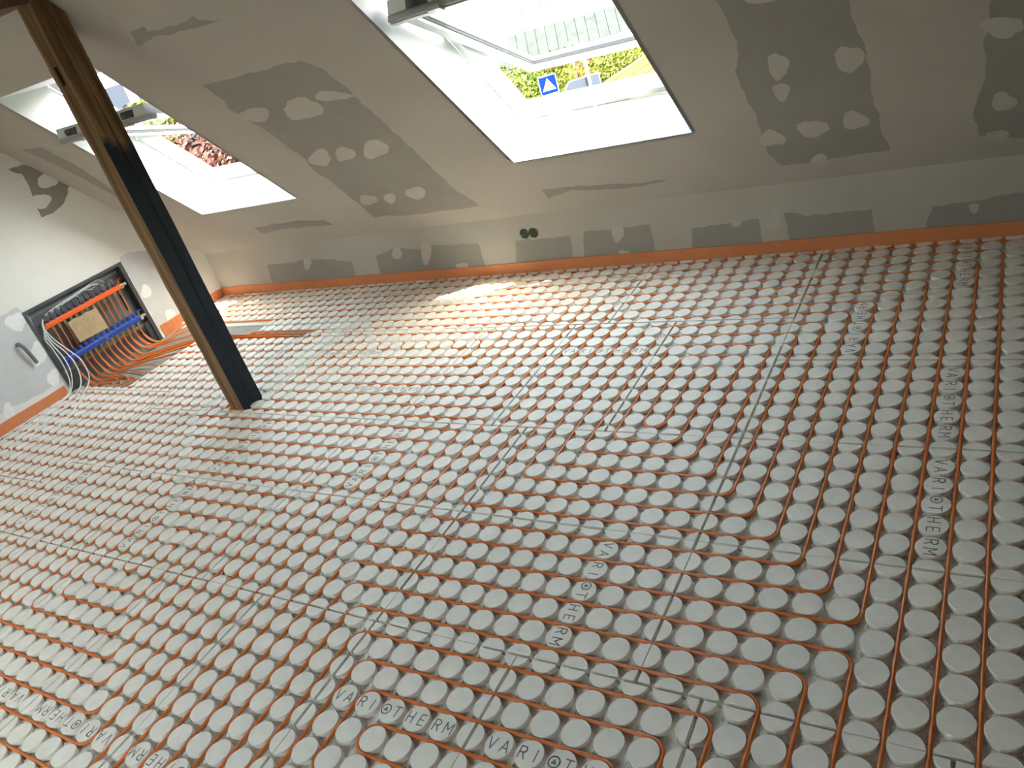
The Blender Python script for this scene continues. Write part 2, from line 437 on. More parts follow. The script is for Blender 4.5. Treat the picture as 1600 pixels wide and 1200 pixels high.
for i, (k, p) in enumerate(CEIL_BARE.items()):
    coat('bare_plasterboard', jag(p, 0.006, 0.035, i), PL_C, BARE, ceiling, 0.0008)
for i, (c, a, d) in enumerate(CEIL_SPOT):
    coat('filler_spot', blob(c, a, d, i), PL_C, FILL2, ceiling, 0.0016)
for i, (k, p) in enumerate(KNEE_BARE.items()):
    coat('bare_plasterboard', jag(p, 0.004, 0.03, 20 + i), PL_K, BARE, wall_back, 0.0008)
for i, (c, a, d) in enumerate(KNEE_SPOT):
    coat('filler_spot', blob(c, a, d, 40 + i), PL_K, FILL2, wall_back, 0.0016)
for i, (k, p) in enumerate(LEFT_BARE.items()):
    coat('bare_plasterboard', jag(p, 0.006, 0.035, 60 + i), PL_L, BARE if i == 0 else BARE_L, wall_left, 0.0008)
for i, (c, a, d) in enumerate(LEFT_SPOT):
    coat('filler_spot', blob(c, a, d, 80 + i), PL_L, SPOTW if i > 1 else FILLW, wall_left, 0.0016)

# ---- roof windows
def roof_window(name, w, ang, label, P, kind_label=True, full=True):
    x0, x1 = w
    mid = (x0 + x1) / 2
    e = empty(name, P(mid, S0, 0), label, None, None, 'structure')
    HF = 0.273
    t = 0.02
    for nm, quad in (('lining_left', [(x0, S0, 0), (x0, STOP, 0), (x0, S1, HF), (x0, S0, HF)]),
                     ('lining_right', [(x1, S0, 0), (x1, STOP, 0), (x1, S1, HF), (x1, S0, HF)]),
                     ('lining_sill', [(x0, S0, 0), (x1, S0, 0), (x1, S0, HF), (x0, S0, HF)]),
                     ('lining_head', [(x0, STOP, 0), (x1, STOP, 0), (x1, S1, HF), (x0, S1, HF)])):
        q = [P(*p) for p in quad]
        n = (q[1] - q[0]).cross(q[2] - q[0]).normalized()
        ctr = P(mid, (S0 + S1) / 2, 0.15)
        if n.dot(q[0] - ctr) < 0: n = -n
        M = MB().add(q + [p + n * t for p in q], [(0, 1, 2, 3), (7, 6, 5, 4), (0, 4, 5, 1), (1, 5, 6, 2), (2, 6, 7, 3), (3, 7, 4, 0)])
        M.build('lining', LINING, e)
    fw, h0, h1 = 0.045, HF + 0.004, 0.375
    M = MB()
    def bar(M, xa, xb, sa, sb, ha, hb):
        o = P(xa, sa, ha)
        M.obox(o, P(xb, sa, ha) - o, P(xa, sb, ha) - o, P(xa, sa, hb) - o)
    bar(M, x0, x0 + fw, S0, S1, h0, h1); bar(M, x1 - fw, x1, S0, S1, h0, h1)
    bar(M, x0 + fw, x1 - fw, S0, S0 + fw, h0, h1); bar(M, x0 + fw, x1 - fw, S1 - fw, S1, h0, h1)
    M.build('frame', WFRAME, e)
    # pivoting sash
    sc_, hc_ = 1.252, 0.325
    ca, sa_ = math.cos(ang), math.sin(ang)
    def Q(x, l, n):      # l along the sash from its pivot, n outwards
        return P(x, sc_ + l * ca + n * sa_, hc_ - l * sa_ + n * ca)
    def qbar(M, xa, xb, la, lb, na, nb):
        o = Q(xa, la, na)
        M.obox(o, Q(xb, la, na) - o, Q(xa, lb, na) - o, Q(xa, la, nb) - o)
    L = 0.625; rw = 0.062; g = 0.05
    M = MB()
    qbar(M, x0 + g, x0 + g + rw, -L, L, -0.03, 0.03); qbar(M, x1 - g - rw, x1 - g, -L, L, -0.03, 0.03)
    qbar(M, x0 + g + rw, x1 - g - rw, -L, -L + rw * 1.2, -0.03, 0.03); qbar(M, x0 + g + rw, x1 - g - rw, L - rw * 1.2, L, -0.03, 0.03)
    sash = M.build('sash', WFRAME, e)
    xa, xb, la, lb = x0 + g + rw, x1 - g - rw, -L + rw * 1.2, L - rw * 1.2
    M = MB()
    gk = 0.006
    qbar(M, xa, xa + gk, la, lb, -0.014, 0.006); qbar(M, xb - gk, xb, la, lb, -0.014, 0.006)
    qbar(M, xa, xb, la, la + gk, -0.014, 0.006); qbar(M, xa, xb, lb - gk, lb, -0.014, 0.006)
    M.build('gasket', GASKET, sash)
    M = MB(); qbar(M, xa + gk, xb - gk, la + gk, lb - gk, -0.004, 0.0)
    M.build('pane', GLASS, sash)
    M = MB()
    qbar(M, x0 + g - 0.012, x1 - g + 0.012, L - 0.068, L - 0.012, -0.058, -0.030)
    M.build('vent_bar', ALUG, sash)
    M = MB()
    qbar(M, x0 + g - 0.012, x1 - g + 0.012, L - 0.052, L - 0.028, -0.064, -0.058)
    for k in range(2):
        xx = x0 + 0.28 + k * 0.5
        qbar(M, xx, xx + 0.07, L - 0.03, L + 0.012, -0.075, -0.058)
    M.build('vent_handle', ALU, sash)
    M = MB()
    for xx in (x0 + g + 0.11, x1 - g - 0.23):
        qbar(M, xx, xx + 0.12, L - 0.010, L + 0.006, -0.03, 0.012)
        qbar(M, xx + 0.03, xx + 0.06, L, L + 0.03, -0.02, 0.0)
    M.build('latch', DMETAL, sash)
    for xx in (x0 + fw, x1 - fw - 0.008):
        M = MB()
        M.cyl(Q(xx, 0, 0), Q(xx + 0.008, 0, 0), 0.028, n=16)
        M.build('pivot_hinge', ALU, sash)
    return e

roof_window('window_1', WIN[0], math.radians(23.6), 'white roof window tilted open right of the post', slope)
roof_window('window_2', WIN[1], math.radians(33.5), 'white roof window tilted open behind the wooden post', slope)
for i, w in enumerate(WIN_FILL):  # openings behind the camera, added only for fill daylight
    roof_window('window_%d' % (3 + i), w, 0.0, 'added unseen roof window lighting the room from the opposite slope, number %d from the gable' % (i + 1), slope2)
# ------------------------------------------------------------------ floor: screed, heating boards, nubs
G = 0.1                      # nub pitch
RN = 0.0434                  # nub radius
HN = 0.020                   # nub height
def W(u, v, z=0.0):
    return Vector((u * G, -v * G, z))

b = MB().add([(XL - 0.15, YF, ZS), (XR, YF, ZS), (XR, YB, ZS), (XL - 0.15, YB, ZS)], [(0, 1, 2, 3)])
floor = struct(tag(b.build('floor', SLAB, base=(0, 0, 0)), 'floor of pale nubbed heating boards on grey screed'))

UL, VB_ = -59.1, -17.92
HOLE = [(-59.3, -53.0, -12.0, -2.5), (-53.0, -47.2, -12.0, -9.5), (-47.2, -41.0, -10.5, -9.5)]
BOARDS = []
def rows(us, vs):
    for i in range(len(us) - 1):
        for j in range(len(vs) - 1):
            a, c = sorted((us[i], us[i + 1])); d, e = sorted((vs[j], vs[j + 1]))
            BOARDS.append((a, c, d, e))
rows([-7, 3, 13, 23], [VB_, -12, -6, 0, 6, 12])
rows([UL, -57, -47, -37, -27, -17, -7], [VB_, -16, -10])
rows([-47, -41, -37, -31, -25, -19, -13, -7], [-10, 0])
rows([UL, -53, -47], [-10, -2])
rows([UL, -53, -47], [-2, 8])
rows([UL, -53, -47], [8, 18])
rows([UL, -53, -47], [18, 28])
rows([-47, -37, -27, -17, -7], [0, 6, 12])
rows([-47, -41, -35, -29, -23, -17, -11, -5, 1, 7, 13, 19, 23], [12, 22])
rows([-47, -41, -35, -29, -23, -17, -11, -5, 1, 7, 13, 19, 23], [22, 28])

NUBMESH = {}
def clipped_circle(x0, x1, y0, y1, n=28):
    pts = [(RN * math.cos(2 * math.pi * i / n), RN * math.sin(2 * math.pi * i / n)) for i in range(n)]
    for ax, lim, sgn in ((0, x0, 1), (0, x1, -1), (1, y0, 1), (1, y1, -1)):
        out = []
        for i in range(len(pts)):
            p, q = pts[i], pts[(i + 1) % len(pts)]
            dp, dq = (p[ax] - lim) * sgn, (q[ax] - lim) * sgn
            if dp >= 0: out.append(p)
            if (dp > 0 and dq < 0) or (dp < 0 and dq > 0):
                t = dp / (dp - dq)
                out.append((p[0] + (q[0] - p[0]) * t, p[1] + (q[1] - p[1]) * t))
        pts = out
        if len(pts) < 3: return []
    return pts

def nub_geo(key):
    """prism with a chamfered top edge, in nub coordinates"""
    pts = clipped_circle(*key)
    if len(pts) < 3: return None
    A = 0
    for i in range(len(pts)):
        p, q = pts[i], pts[(i + 1) % len(pts)]
        A += p[0] * q[1] - q[0] * p[1]
    if abs(A) / 2 < 6e-5: return None
    cx = sum(p[0] for p in pts) / len(pts); cy = sum(p[1] for p in pts) / len(pts)
    n = len(pts)
    ch = 0.0013
    def ins(p):
        d = math.hypot(p[0] - cx, p[1] - cy)
        k = max(0.0, (d - ch) / d) if d > 0 else 1
        return (cx + (p[0] - cx) * k, cy + (p[1] - cy) * k)
    vs = [(p[0] * 1.0, p[1] * 1.0, -HN - 0.001) for p in pts] + [(p[0], p[1], -ch) for p in pts] + [(*ins(p), 0.0) for p in pts]
    fs = [(i, (i + 1) % n, n + (i + 1) % n, n + i) for i in range(n)] + [(n + i, n + (i + 1) % n, 2 * n + (i + 1) % n, 2 * n + i) for i in range(n)]
    fs.append(tuple(2 * n + i for i in range(n)))
    return vs, fs

def nub_mesh(key):
    if key not in NUBMESH:
        g = nub_geo(key)
        if g is None:
            NUBMESH[key] = None
        else:
            me = bpy.data.meshes.new('nub')
            me.from_pydata(g[0], [], g[1])
            me.materials.append(GYP)
            for p in me.polygons: p.use_smooth = len(p.vertices) == 4
            try: me.set_sharp_from_angle(angle=math.radians(35))
            except Exception: pass
            NUBMESH[key] = me
    return NUBMESH[key]

CAMP = Vector((0.21, -2.488, 1.852))
GAPS = {(-37, 10, 0): 0.012, (-37, 11, 0): 0.012}
grnd = random.Random(5)
def gap(u, v, ax):
    k = (u, v, ax)
    if k not in GAPS:
        GAPS[k] = grnd.choice((0.0056, 0.0056, 0.0052, 0.0046, 0.0012))
    return GAPS[k]

POST = (-3.865, -3.745, 0.03, 0.19)
pieces = []
panels = []
for bi, (u0, u1, v0, v1) in enumerate(BOARDS):
    p = 0.0022 / G
    M = MB()
    for a0, a1, c0, c1 in rects_minus((u0 + p, u1 - p, v0 + p, v1 - p), HOLE):
        lo = W(a0, c1, ZS + 0.0005); hi = W(a1, c0, -HN)
        if hi.x - lo.x > 0.004 and hi.y - lo.y > 0.004:
            M.box(lo, hi)
    if not M.v: continue
    ctr = W((u0 + u1) / 2, (v0 + v1) / 2, ZS)
    o = M.build('floor_panel', GYPB, floor, base=ctr)
    o.location = ctr
    panels.append((o, (u0, u1, v0, v1)))
    for u in range(math.ceil(u0 - 0.4), math.floor(u1 + 0.4) + 1):
        for v in range(math.ceil(v0 - 0.4), math.floor(v1 + 0.4) + 1):
            R2 = RN + 0.001
            lims = [-R2, R2, -R2, R2]
            du0, du1 = (u0 - u) * G, (u1 - u) * G
            dv0, dv1 = (v0 - v) * G, (v1 - v) * G      # local y is -v
            if du0 > -RN: lims[0] = du0 + (gap(u, v, 0) if u0 > UL else 0)
            if du1 < RN: lims[1] = du1 - gap(u, v, 0)
            if -dv1 > -RN: lims[2] = -dv1 + gap(u, v, 1)
            if -dv0 < RN: lims[3] = -dv0 - (gap(u, v, 1) if v0 > VB_ else 0)
            if lims[0] >= lims[1] or lims[2] >= lims[3]: continue
            if u in (-38, -39) and v in (-1, -2, 0):
                if u == -39: lims[1] = min(lims[1], POST[0] - 0.006 - u * G)
                elif v == 0: lims[3] = min(lims[3], POST[2] - 0.008)
                else: continue
            cu = u + (max(lims[0], -RN) + min(lims[1], RN)) / 2 / G
            cv = v - (max(lims[2], -RN) + min(lims[3], RN)) / 2 / G
            if any(h[0] - 0.02 < cu < h[1] + 0.02 and h[2] - 0.02 < cv < h[3] + 0.02 for h in HOLE): continue
            key = tuple(round(x, 4) for x in lims)
            if nub_mesh(key) is None: continue
            P_ = W(u, v)
            d = P_ - CAMP
            zf = d.dot(FWD)
            inview = zf > 0.2 and abs(d.dot(RIGHT) / zf * FPX) < 830 and abs(d.dot(DOWN) / zf * FPX) < 625
            pieces.append((not inview, d.length, u, v, key, o))
pieces.sort(key=lambda t: (t[0], t[1]))
for k, (out, dist, u, v, key, panel) in enumerate(pieces[:300]):
    o = bpy.data.objects.new('nub', nub_mesh(key))
    COL.objects.link(o)
    o.parent = panel
    o.location = W(u, v) - BASE[panel]
rest = MB()
for out, dist, u, v, key, panel in pieces[300:]:
    vs, fs = nub_geo(key)
    P_ = W(u, v)
    rest.add([(x + P_.x, y + P_.y, z) for x, y, z in vs], fs)
o = rest.build('nubs', GYP, floor, base=(0, 0, 0))
o['kind'] = 'stuff'

# ---- small holding ribs pressed into the channel crossings of the near boards
ribs = MB()
rrnd = random.Random(31)
for iu in range(-60, 12):
    for iv in range(-18, 24):
        u, v = iu + 0.5, iv + 0.5
        P_ = W(u, v)
        if (P_ - CAMP).length > 3.7 or any(h[0] - 0.6 < u < h[1] + 0.6 and h[2] - 0.6 < v < h[3] + 0.6 for h in HOLE): continue
        for q in range(4):
            for s_ in (-1, 0, 1):
                an = math.radians(45 + 90 * q + s_ * rrnd.uniform(10, 17))
                d = Vector((math.cos(an), math.sin(an), 0)); t = Vector((-d.y, d.x, 0)) * 0.0011
                r0, r1 = rrnd.uniform(0.0105, 0.014), rrnd.uniform(0.021, 0.0255)
                a = P_ + d * r0 + Vector((0, 0, -HN)); c = P_ + d * r1 + Vector((0, 0, -HN))
                hh = Vector((0, 0, rrnd.uniform(0.003, 0.008)))
                ribs.add([a - t, a + t, c - t, c + t, c + hh], [(0, 2, 4), (1, 4, 3), (0, 4, 1), (2, 3, 4)])
o = ribs.build('holding_ribs', GYPB, floor, base=(0, 0, 0))
o['kind'] = 'stuff'

# ---- lettering pressed into the boards
def arc(cx, cy, r, a0, a1, n=7):
    return [(cx + r * math.cos(math.radians(a0 + (a1 - a0) * i / n)), cy + r * math.sin(math.radians(a0 + (a1 - a0) * i / n))) for i in range(n + 1)]
H_ = 0.5
GLYPH = {
    'V': [[(-.32, H_), (0, -H_), (.32, H_)]],
    'A': [[(-.34, -H_), (0, H_), (.34, -H_)], [(-.22, -.16), (.22, -.16)]],
    'R': [[(-.26, -H_), (-.26, H_), (.04, H_)] + arc(.04, .25, .25, 90, -90) + [(-.26, 0)], [(.02, 0), (.30, -H_)]],
    'I': [[(0, -H_), (0, H_)]],
    'T': [[(-.34, H_), (.34, H_)], [(0, H_), (0, -H_)]],
    'H': [[(-.28, -H_), (-.28, H_)], [(.28, -H_), (.28, H_)], [(-.28, 0), (.28, 0)]],
    'E': [[(.26, H_), (-.24, H_), (-.24, -H_), (.26, -H_)], [(-.24, 0), (.18, 0)]],
    'M': [[(-.36, -H_), (-.36, H_), (0, -.12), (.36, H_), (.36, -H_)]],
    'O': [arc(0, 0, .46, 0, 360, 20)],
}
def stroke(M, pts, wd, org, dx, dy):
    hw = wd / 2
    for i in range(len(pts) - 1):
        a = Vector(pts[i]); c = Vector(pts[i + 1])
        d = (c - a).normalized(); n = Vector((-d.y, d.x)) * hw
        a2 = a - d * hw * 0.7; c2 = c + d * hw * 0.7
        q = [a2 - n, c2 - n, c2 + n, a2 + n]
        lo = [org + dx * p.x + dy * p.y + Vector((0, 0, -0.0004)) for p in q]
        hi = [p + Vector((0, 0, 0.0009)) for p in lo]
        M.add(lo + hi, [(4, 5, 6, 7), (0, 1, 5, 4), (1, 2, 6, 5), (2, 3, 7, 6), (3, 0, 4, 7)])
def lettering(u, v, direction):
    """ten signs over five nubs, starting on nub (u, v)"""
    d = {'+u': Vector((1, 0, 0)), '-u': Vector((-1, 0, 0)), '+v': Vector((0, -1, 0)), '-v': Vector((0, 1, 0))}[direction]
    t = Vector((-d.y, d.x, 0))
    M = MB()
    hgt = 0.036
    for i, pair in enumerate(('VA', 'RI', 'OT', 'HE', 'RM')):
        ctr = W(u, v) + d * (G * i)
        for j, c in enumerate(pair):
            off = -0.0215 + 0.043 * j
            for pts in GLYPH[c]:
                stroke(M, pts, 0.10, ctr + d * off, d * hgt, t * hgt)
            if c == 'O':     # the small solid triangle inside the ring
                q = [(-.24, -.17), (.24, -.17), (0, .26)]
                lo = [ctr + d * (off + hgt * x) + t * (hgt * y) + Vector((0, 0, -0.0004)) for x, y in q]
                M.add(lo + [p + Vector((0, 0, 0.0009)) for p in lo], [(3, 4, 5), (0, 1, 4, 3), (1, 2, 5, 4), (2, 0, 3, 5)])
    cu = u + d.x * 2; cv = v - d.y * 2
    par = next((o for o, r in panels if r[0] < cu < r[1] and r[2] < cv < r[3]), floor)
    M.build('lettering', INK, par)

for u, v, dd in ((0, 1, '+v'), (0, -5, '+v'), (-4, -7, '-v'), (0, -17, '+v'), (-10, 7, '+v'), (-16, 15, '+u'), (-10, 15, '+u'),
                 (-18, 19, '-u'), (-24, 19, '-u'), (-30, 19, '-u'), (-34, 11, '-v'), (-24, 5, '-v'), (-34, 5, '-v'), (-44, 11, '-v'),
                 (-18, -7, '+u'), (-26, -3, '-u'), (-36, -7, '+u')):
    lettering(u, v, dd)
# ------------------------------------------------------------------ edge strips
def strip(name, pts, label, axis):
    M = MB()
    n = 46
    rnd = random.Random(3 if axis == 'x' else 4)
    t = 0.007
    for k in range(n):
        for a in (0, 1):
            pass
    vs = []; fs = []
    (a0, a1) = pts
    for k in range(n + 1):
        q = a0 + (a1 - a0) * k / n
        w = 0.0015 * math.sin(k * 1.7) + rnd.uniform(-0.001, 0.001)
        zt = 0.074 + 0.002 * math.sin(k * 0.8) + rnd.uniform(-0.0015, 0.0015)
        if axis == 'x':
            vs += [(q, YB - 0.0005, ZS), (q, YB - t - w, ZS), (q, YB - t - w, zt), (q, YB - 0.0005, zt)]
        else:
            vs += [(XL + 0.0005, q, ZS), (XL + t + w, q, ZS), (XL + t + w, q, zt), (XL + 0.0005, q, zt)]
    for k in range(n):
        for j in range(4):
            fs.append((k * 4 + j, k * 4 + (j + 1) % 4, k * 4 + 4 + (j + 1) % 4, k * 4 + 4 + j))
    fs.append((0, 1, 2, 3)); fs.append((n * 4 + 3, n * 4 + 2, n * 4 + 1, n * 4))
    M.add(vs, fs)
    return tag(M.build(name, STRIP), label, 'edge strip', 'orange foam edge strips')
strip('edge_strip', (XL + 0.009, XR), 'orange foam edge strip along the foot of the low knee wall', 'x')
strip('edge_strip', (CY1 + 0.035, YB - 0.010), 'short orange edge strip between the manifold cabinet and the room corner', 'y')
strip('edge_strip', (YF + 0.01, CY0 - 0.035), 'orange foam edge strip on the left wall, running from the cabinet to the picture edge', 'y')

# ------------------------------------------------------------------ heating pipes
RP = 0.0058
ZP = -0.0078
def nest(br0, bl0, tr0, tl0, N, corner):
    pass

def spiral(BR, BL, TR, TL, n):
    """two-armed snail: corner functions of k; returns the polyline from one end of the loop to the other"""
    A = []                     # arm leaving the core on the left
    k = 0
    A.append(BL(0))
    while k < n:
        k += 1
        A += [TL(k), TR(k)]
        k += 1
        A += [BR(k), BL(k)]
    B_ = [BR(0), TL(0), TR(0)]
    k = 1
    while k <= n:
        B_ += [BR(k), BL(k)]
        if k + 1 > n: break
        B_ += [TL(k + 1), TR(k + 1)]
        k += 2
    return A, B_

def flat(poly, rad=0.05):
    return [Vector((p.x, p.y, ZP)) for p in rounded([(u * G, -v * G) for u, v in poly], rad)]

# outlets on the two manifold bars, one pair for each of the 13 circuits
NO = 13
OY = [0.885 - 0.0508 * i for i in range(NO)]
XBAR = XL + 0.045
ZRED, ZBLUE = 0.520, 0.232

def outlet(i, red):
    y = OY[i] + (0.012 if red else -0.008)
    if red:
        x = XBAR - 0.020
        return [Vector((x, y, ZRED - 0.058)), Vector((x - 0.004, y, 0.36)), Vector((x - 0.010, y - 0.004, 0.20)), Vector((x + 0.005, y - 0.006, 0.11))]
    x = XBAR + 0.008
    return [Vector((x, y, ZBLUE - 0.058)), Vector((x + 0.002, y, 0.120)), Vector((x + 0.014, y + 0.004, 0.070))]

rnd = random.Random(11)
def lead(i, red, tgt):
    """points from the outlet to where the pipe meets the boards"""
    P0 = outlet(i, red)
    y = P0[-1].y
    zl = ZS + 0.0065 + 0.0105 * ((2 * i + red) % 3)
    u, v, way = tgt
    T = W(u, v, ZP) if way != 'lane' else None
    if way == 'up':            # to the rows near the knee wall
        P = [Vector((XBAR + 0.055, y + 0.02, 0.020)), Vector((XBAR + 0.085 + 0.01 * red, y + 0.09, zl)), Vector((T.x, T.y - 0.10, zl)), Vector((T.x, T.y - 0.03, ZP))]
    elif way == 'lane':        # into the bundle along the channel
        lane = u
        yl = 1.045 - 0.0145 * v[0]
        ue = v[1]
        zl = ZS + 0.0065 + 0.009 * (v[0] % 2)
        P = [Vector((XBAR + 0.055, y + 0.004, 0.022)), Vector((XBAR + 0.125, y + 0.018, zl + 0.004)), Vector((XBAR + 0.24, y + (yl - y) * 0.35, zl)),
             Vector((-5.42, y + (yl - y) * 0.80, zl)), Vector((-5.20, yl, zl)), Vector((-4.90, yl - 0.004, zl))]
        if ue is None:         # the one that climbs into the row above
            P += [Vector((-4.80, yl + 0.005, zl)), Vector((-4.74, 1.05, ZP))]
            return P0 + P
        x = ue * G
        if x - 0.16 > -4.86:
            P += [Vector((x - 0.22, yl - 0.006, zl)), Vector((x - 0.10, yl - 0.008, zl))]
        P += [Vector((x - 0.035, yl - 0.022, zl + 0.004)), Vector((x - 0.004, 0.965, ZP)), Vector((x, 0.945, ZP))]
        return P0 + P
    elif way == 'right':
        P = [Vector((XBAR + 0.055, y, 0.022)), Vector((XBAR + 0.12, y + 0.012, zl + 0.003)), Vector((XBAR + 0.25, y + (T.y - y) * 0.45 + 0.03, zl)),
             Vector((T.x - 0.11, T.y + 0.012, zl)), Vector((T.x - 0.03, T.y, ZP))]
    else:                      # 'down'
        sw = (T.x - XBAR)
        P = [Vector((XBAR + 0.045, y, 0.020)), Vector((XBAR + 0.07 + sw * 0.25, y + 0.010, zl)), Vector((XBAR + sw * 0.72, y + 0.03, zl)),
             Vector((T.x + 0.035, (y + T.y) / 2 + 0.02, zl)), Vector((T.x + 0.015, T.y + 0.04, ZP))]
    return P0 + P + [T]

def circuit(i, endA, grid, endB, label, first_red=True):
    pts = []
    if endA is not None: pts += catmull(lead(i, 1 if first_red else 0, endA), 5)
    pts += flat(grid)
    if endB is not None: pts += list(reversed(catmull(lead(i, 0 if first_red else 1, endB), 5)))
    M = MB().tube(pts, RP, 8)
    o = M.build('heating_pipe', PIPE)
    tag(o, label, 'pipe', 'orange underfloor heating pipes')
    return o

# snail right of the middle
Rc = spiral(lambda k: (-10.5 + k, -0.5 + k), lambda k: (-11.5 - k, -0.5 + k), lambda k: (-9.5 + k, -5.5 - k), lambda k: (-10.5 - k, -5.5 - k), 9)
armA = [p for p in Rc[0]][:1 + 4 * 4]            # ends at BL(8)
armB = Rc[1]                                      # ends at BL(9)
gridR = [(-47.3, -10.5), (-39.5, -10.5), (-39.5, -0.25), (-36.95, -0.22), (-36.7, -0.5), (-19.5, -0.5)] + list(reversed(armA)) + armB + [(-20.5, 0.5), (-40.5, 0.5), (-40.5, -9.4)]
# snail left of the middle, near
Dc = spiral(lambda k: (-31.5 + k, 12.5 + k), lambda k: (-32.5 - k, 12.5 + k), lambda k: (-30.5 + k, 10.5 - k), lambda k: (-31.5 - k, 10.5 - k), 10)
armA = Dc[0][:1 + 4 * 5]                          # BL(10)
armB = Dc[1]                                      # ends at BL(9)
gridD = [(-42.5, -9.4)] + list(reversed(armA)) + armB + [(-41.5, -9.4)]
# snail in the middle by the post
zig = [(-33.5, -8.5)]
for n in range(5):
    x = -32.5 + 2 * n
    if n < 4:
        zig += [(x, -8.5), (x, -7.5), (x + 1, -7.5), (x + 1, -8.5)]
gridC = [(-53.5, -12.1), (-53.5, -12.5), (-20.5, -12.5), (-20.5, -2.5), (-35.5, -2.5), (-35.5, -10.5), (-22.5, -10.5), (-22.5, -4.5), (-33.5, -4.5)] + zig + \
        [(-24.5, -8.5), (-24.5, -6.5), (-32.5, -6.5), (-32.5, -5.5), (-23.5, -5.5), (-23.5, -9.5), (-34.5, -9.5), (-34.5, -3.5), (-21.5, -3.5), (-21.5, -11.5),
         (-36.5, -11.5), (-36.5, -1.5), (-19.5, -1.5), (-19.5, -13.5), (-54.5, -13.5), (-54.5, -12.1)]
# snail in the foreground
gridB = [(-55.5, -12.1), (-55.5, -14.5), (-0.5, -14.5), (-0.5, 24.5), (-1.5, 24.5), (-1.5, 9.5), (-20.5, 9.5), (-20.5, 22.5), (-3.5, 22.5), (-3.5, 11.5), (-18.5, 11.5), (-18.5, 20.5),
         (-5.5, 20.5), (-5.5, 13.5), (-16.5, 13.5), (-16.5, 18.5), (-7.5, 18.5), (-7.5, 15.5), (-14.5, 15.5), (-14.5, 16.5), (-8.5, 16.5), (-8.5, 17.5), (-15.5, 17.5), (-15.5, 14.5),
         (-6.5, 14.5), (-6.5, 19.5), (-17.5, 19.5), (-17.5, 12.5), (-4.5, 12.5), (-4.5, 21.5), (-19.5, 21.5), (-19.5, 10.5), (-2.5, 10.5), (-2.5, 25.5), (0.5, 25.5), (0.5, -15.5), (-56.5, -15.5), (-56.5, -12.1)]
gridS = [(-57.5, -12.1), (-57.5, -16.5), (1.5, -16.5), (1.5, 26.5), (2.5, 26.5), (2.5, -17.5), (-58.5, -17.5), (-58.5, -12.1)]

circuit(0, (-57.5, -12.1, 'up'), gridS, (-58.5, -12.1, 'up'), 'orange heating pipe laid closest to the knee wall and the right picture edge')
circuit(1, (-55.5, -12.1, 'up'), gridB, (-56.5, -12.1, 'up'), 'orange heating pipe coiled in the foreground snail at the bottom edge')
circuit(2, (-53.5, -12.1, 'up'), gridC, (-54.5, -12.1, 'up'), 'orange heating pipe coiled with a zigzag core between the post and the middle')
circuit(3, (0, (0, None), 'lane'), gridR, (0, (1, -40.5), 'lane'), 'orange heating pipe coiled in the large snail right of the middle')
circuit(4, (0, (3, -42.5), 'lane'), gridD, (0, (2, -41.5), 'lane'), 'orange heating pipe coiled in the snail on the near left')
ORD = ('first', 'second', 'third', 'fourth', 'fifth', 'sixth', 'seventh', 'eighth')
prs = [(-43.5, -44.5), (-45.5, -46.5), (-47.5, -48.5), (-49.5, -50.5), (-51.5, -52.5), (-53.5, -54.5), (-55.5, -56.5), (-57.5, -58.5)]
def etype(u):
    if u >= -45.5: return (0, (int(-39.5 - u), u), 'lane'), [(u, -9.4)]
    if u >= -52.5:
        v = -8.5 + (-46.5 - u)
        return (-53.1, v, 'right'), [(-53.1, v), (u, v)]
    return (u, -2.7, 'down'), [(u, -2.7)]
for j, (ua, ub) in enumerate(prs):
    ta, ga = etype(ua); tb, gb = etype(ub)
    far = 26.5
    circuit(5 + j, ta, ga + [(ua, far), (ub, far)] + list(reversed(gb)), tb, 'straight pair of orange heating pipes on the left, %s pair from the left wall' % ORD[7 - j])

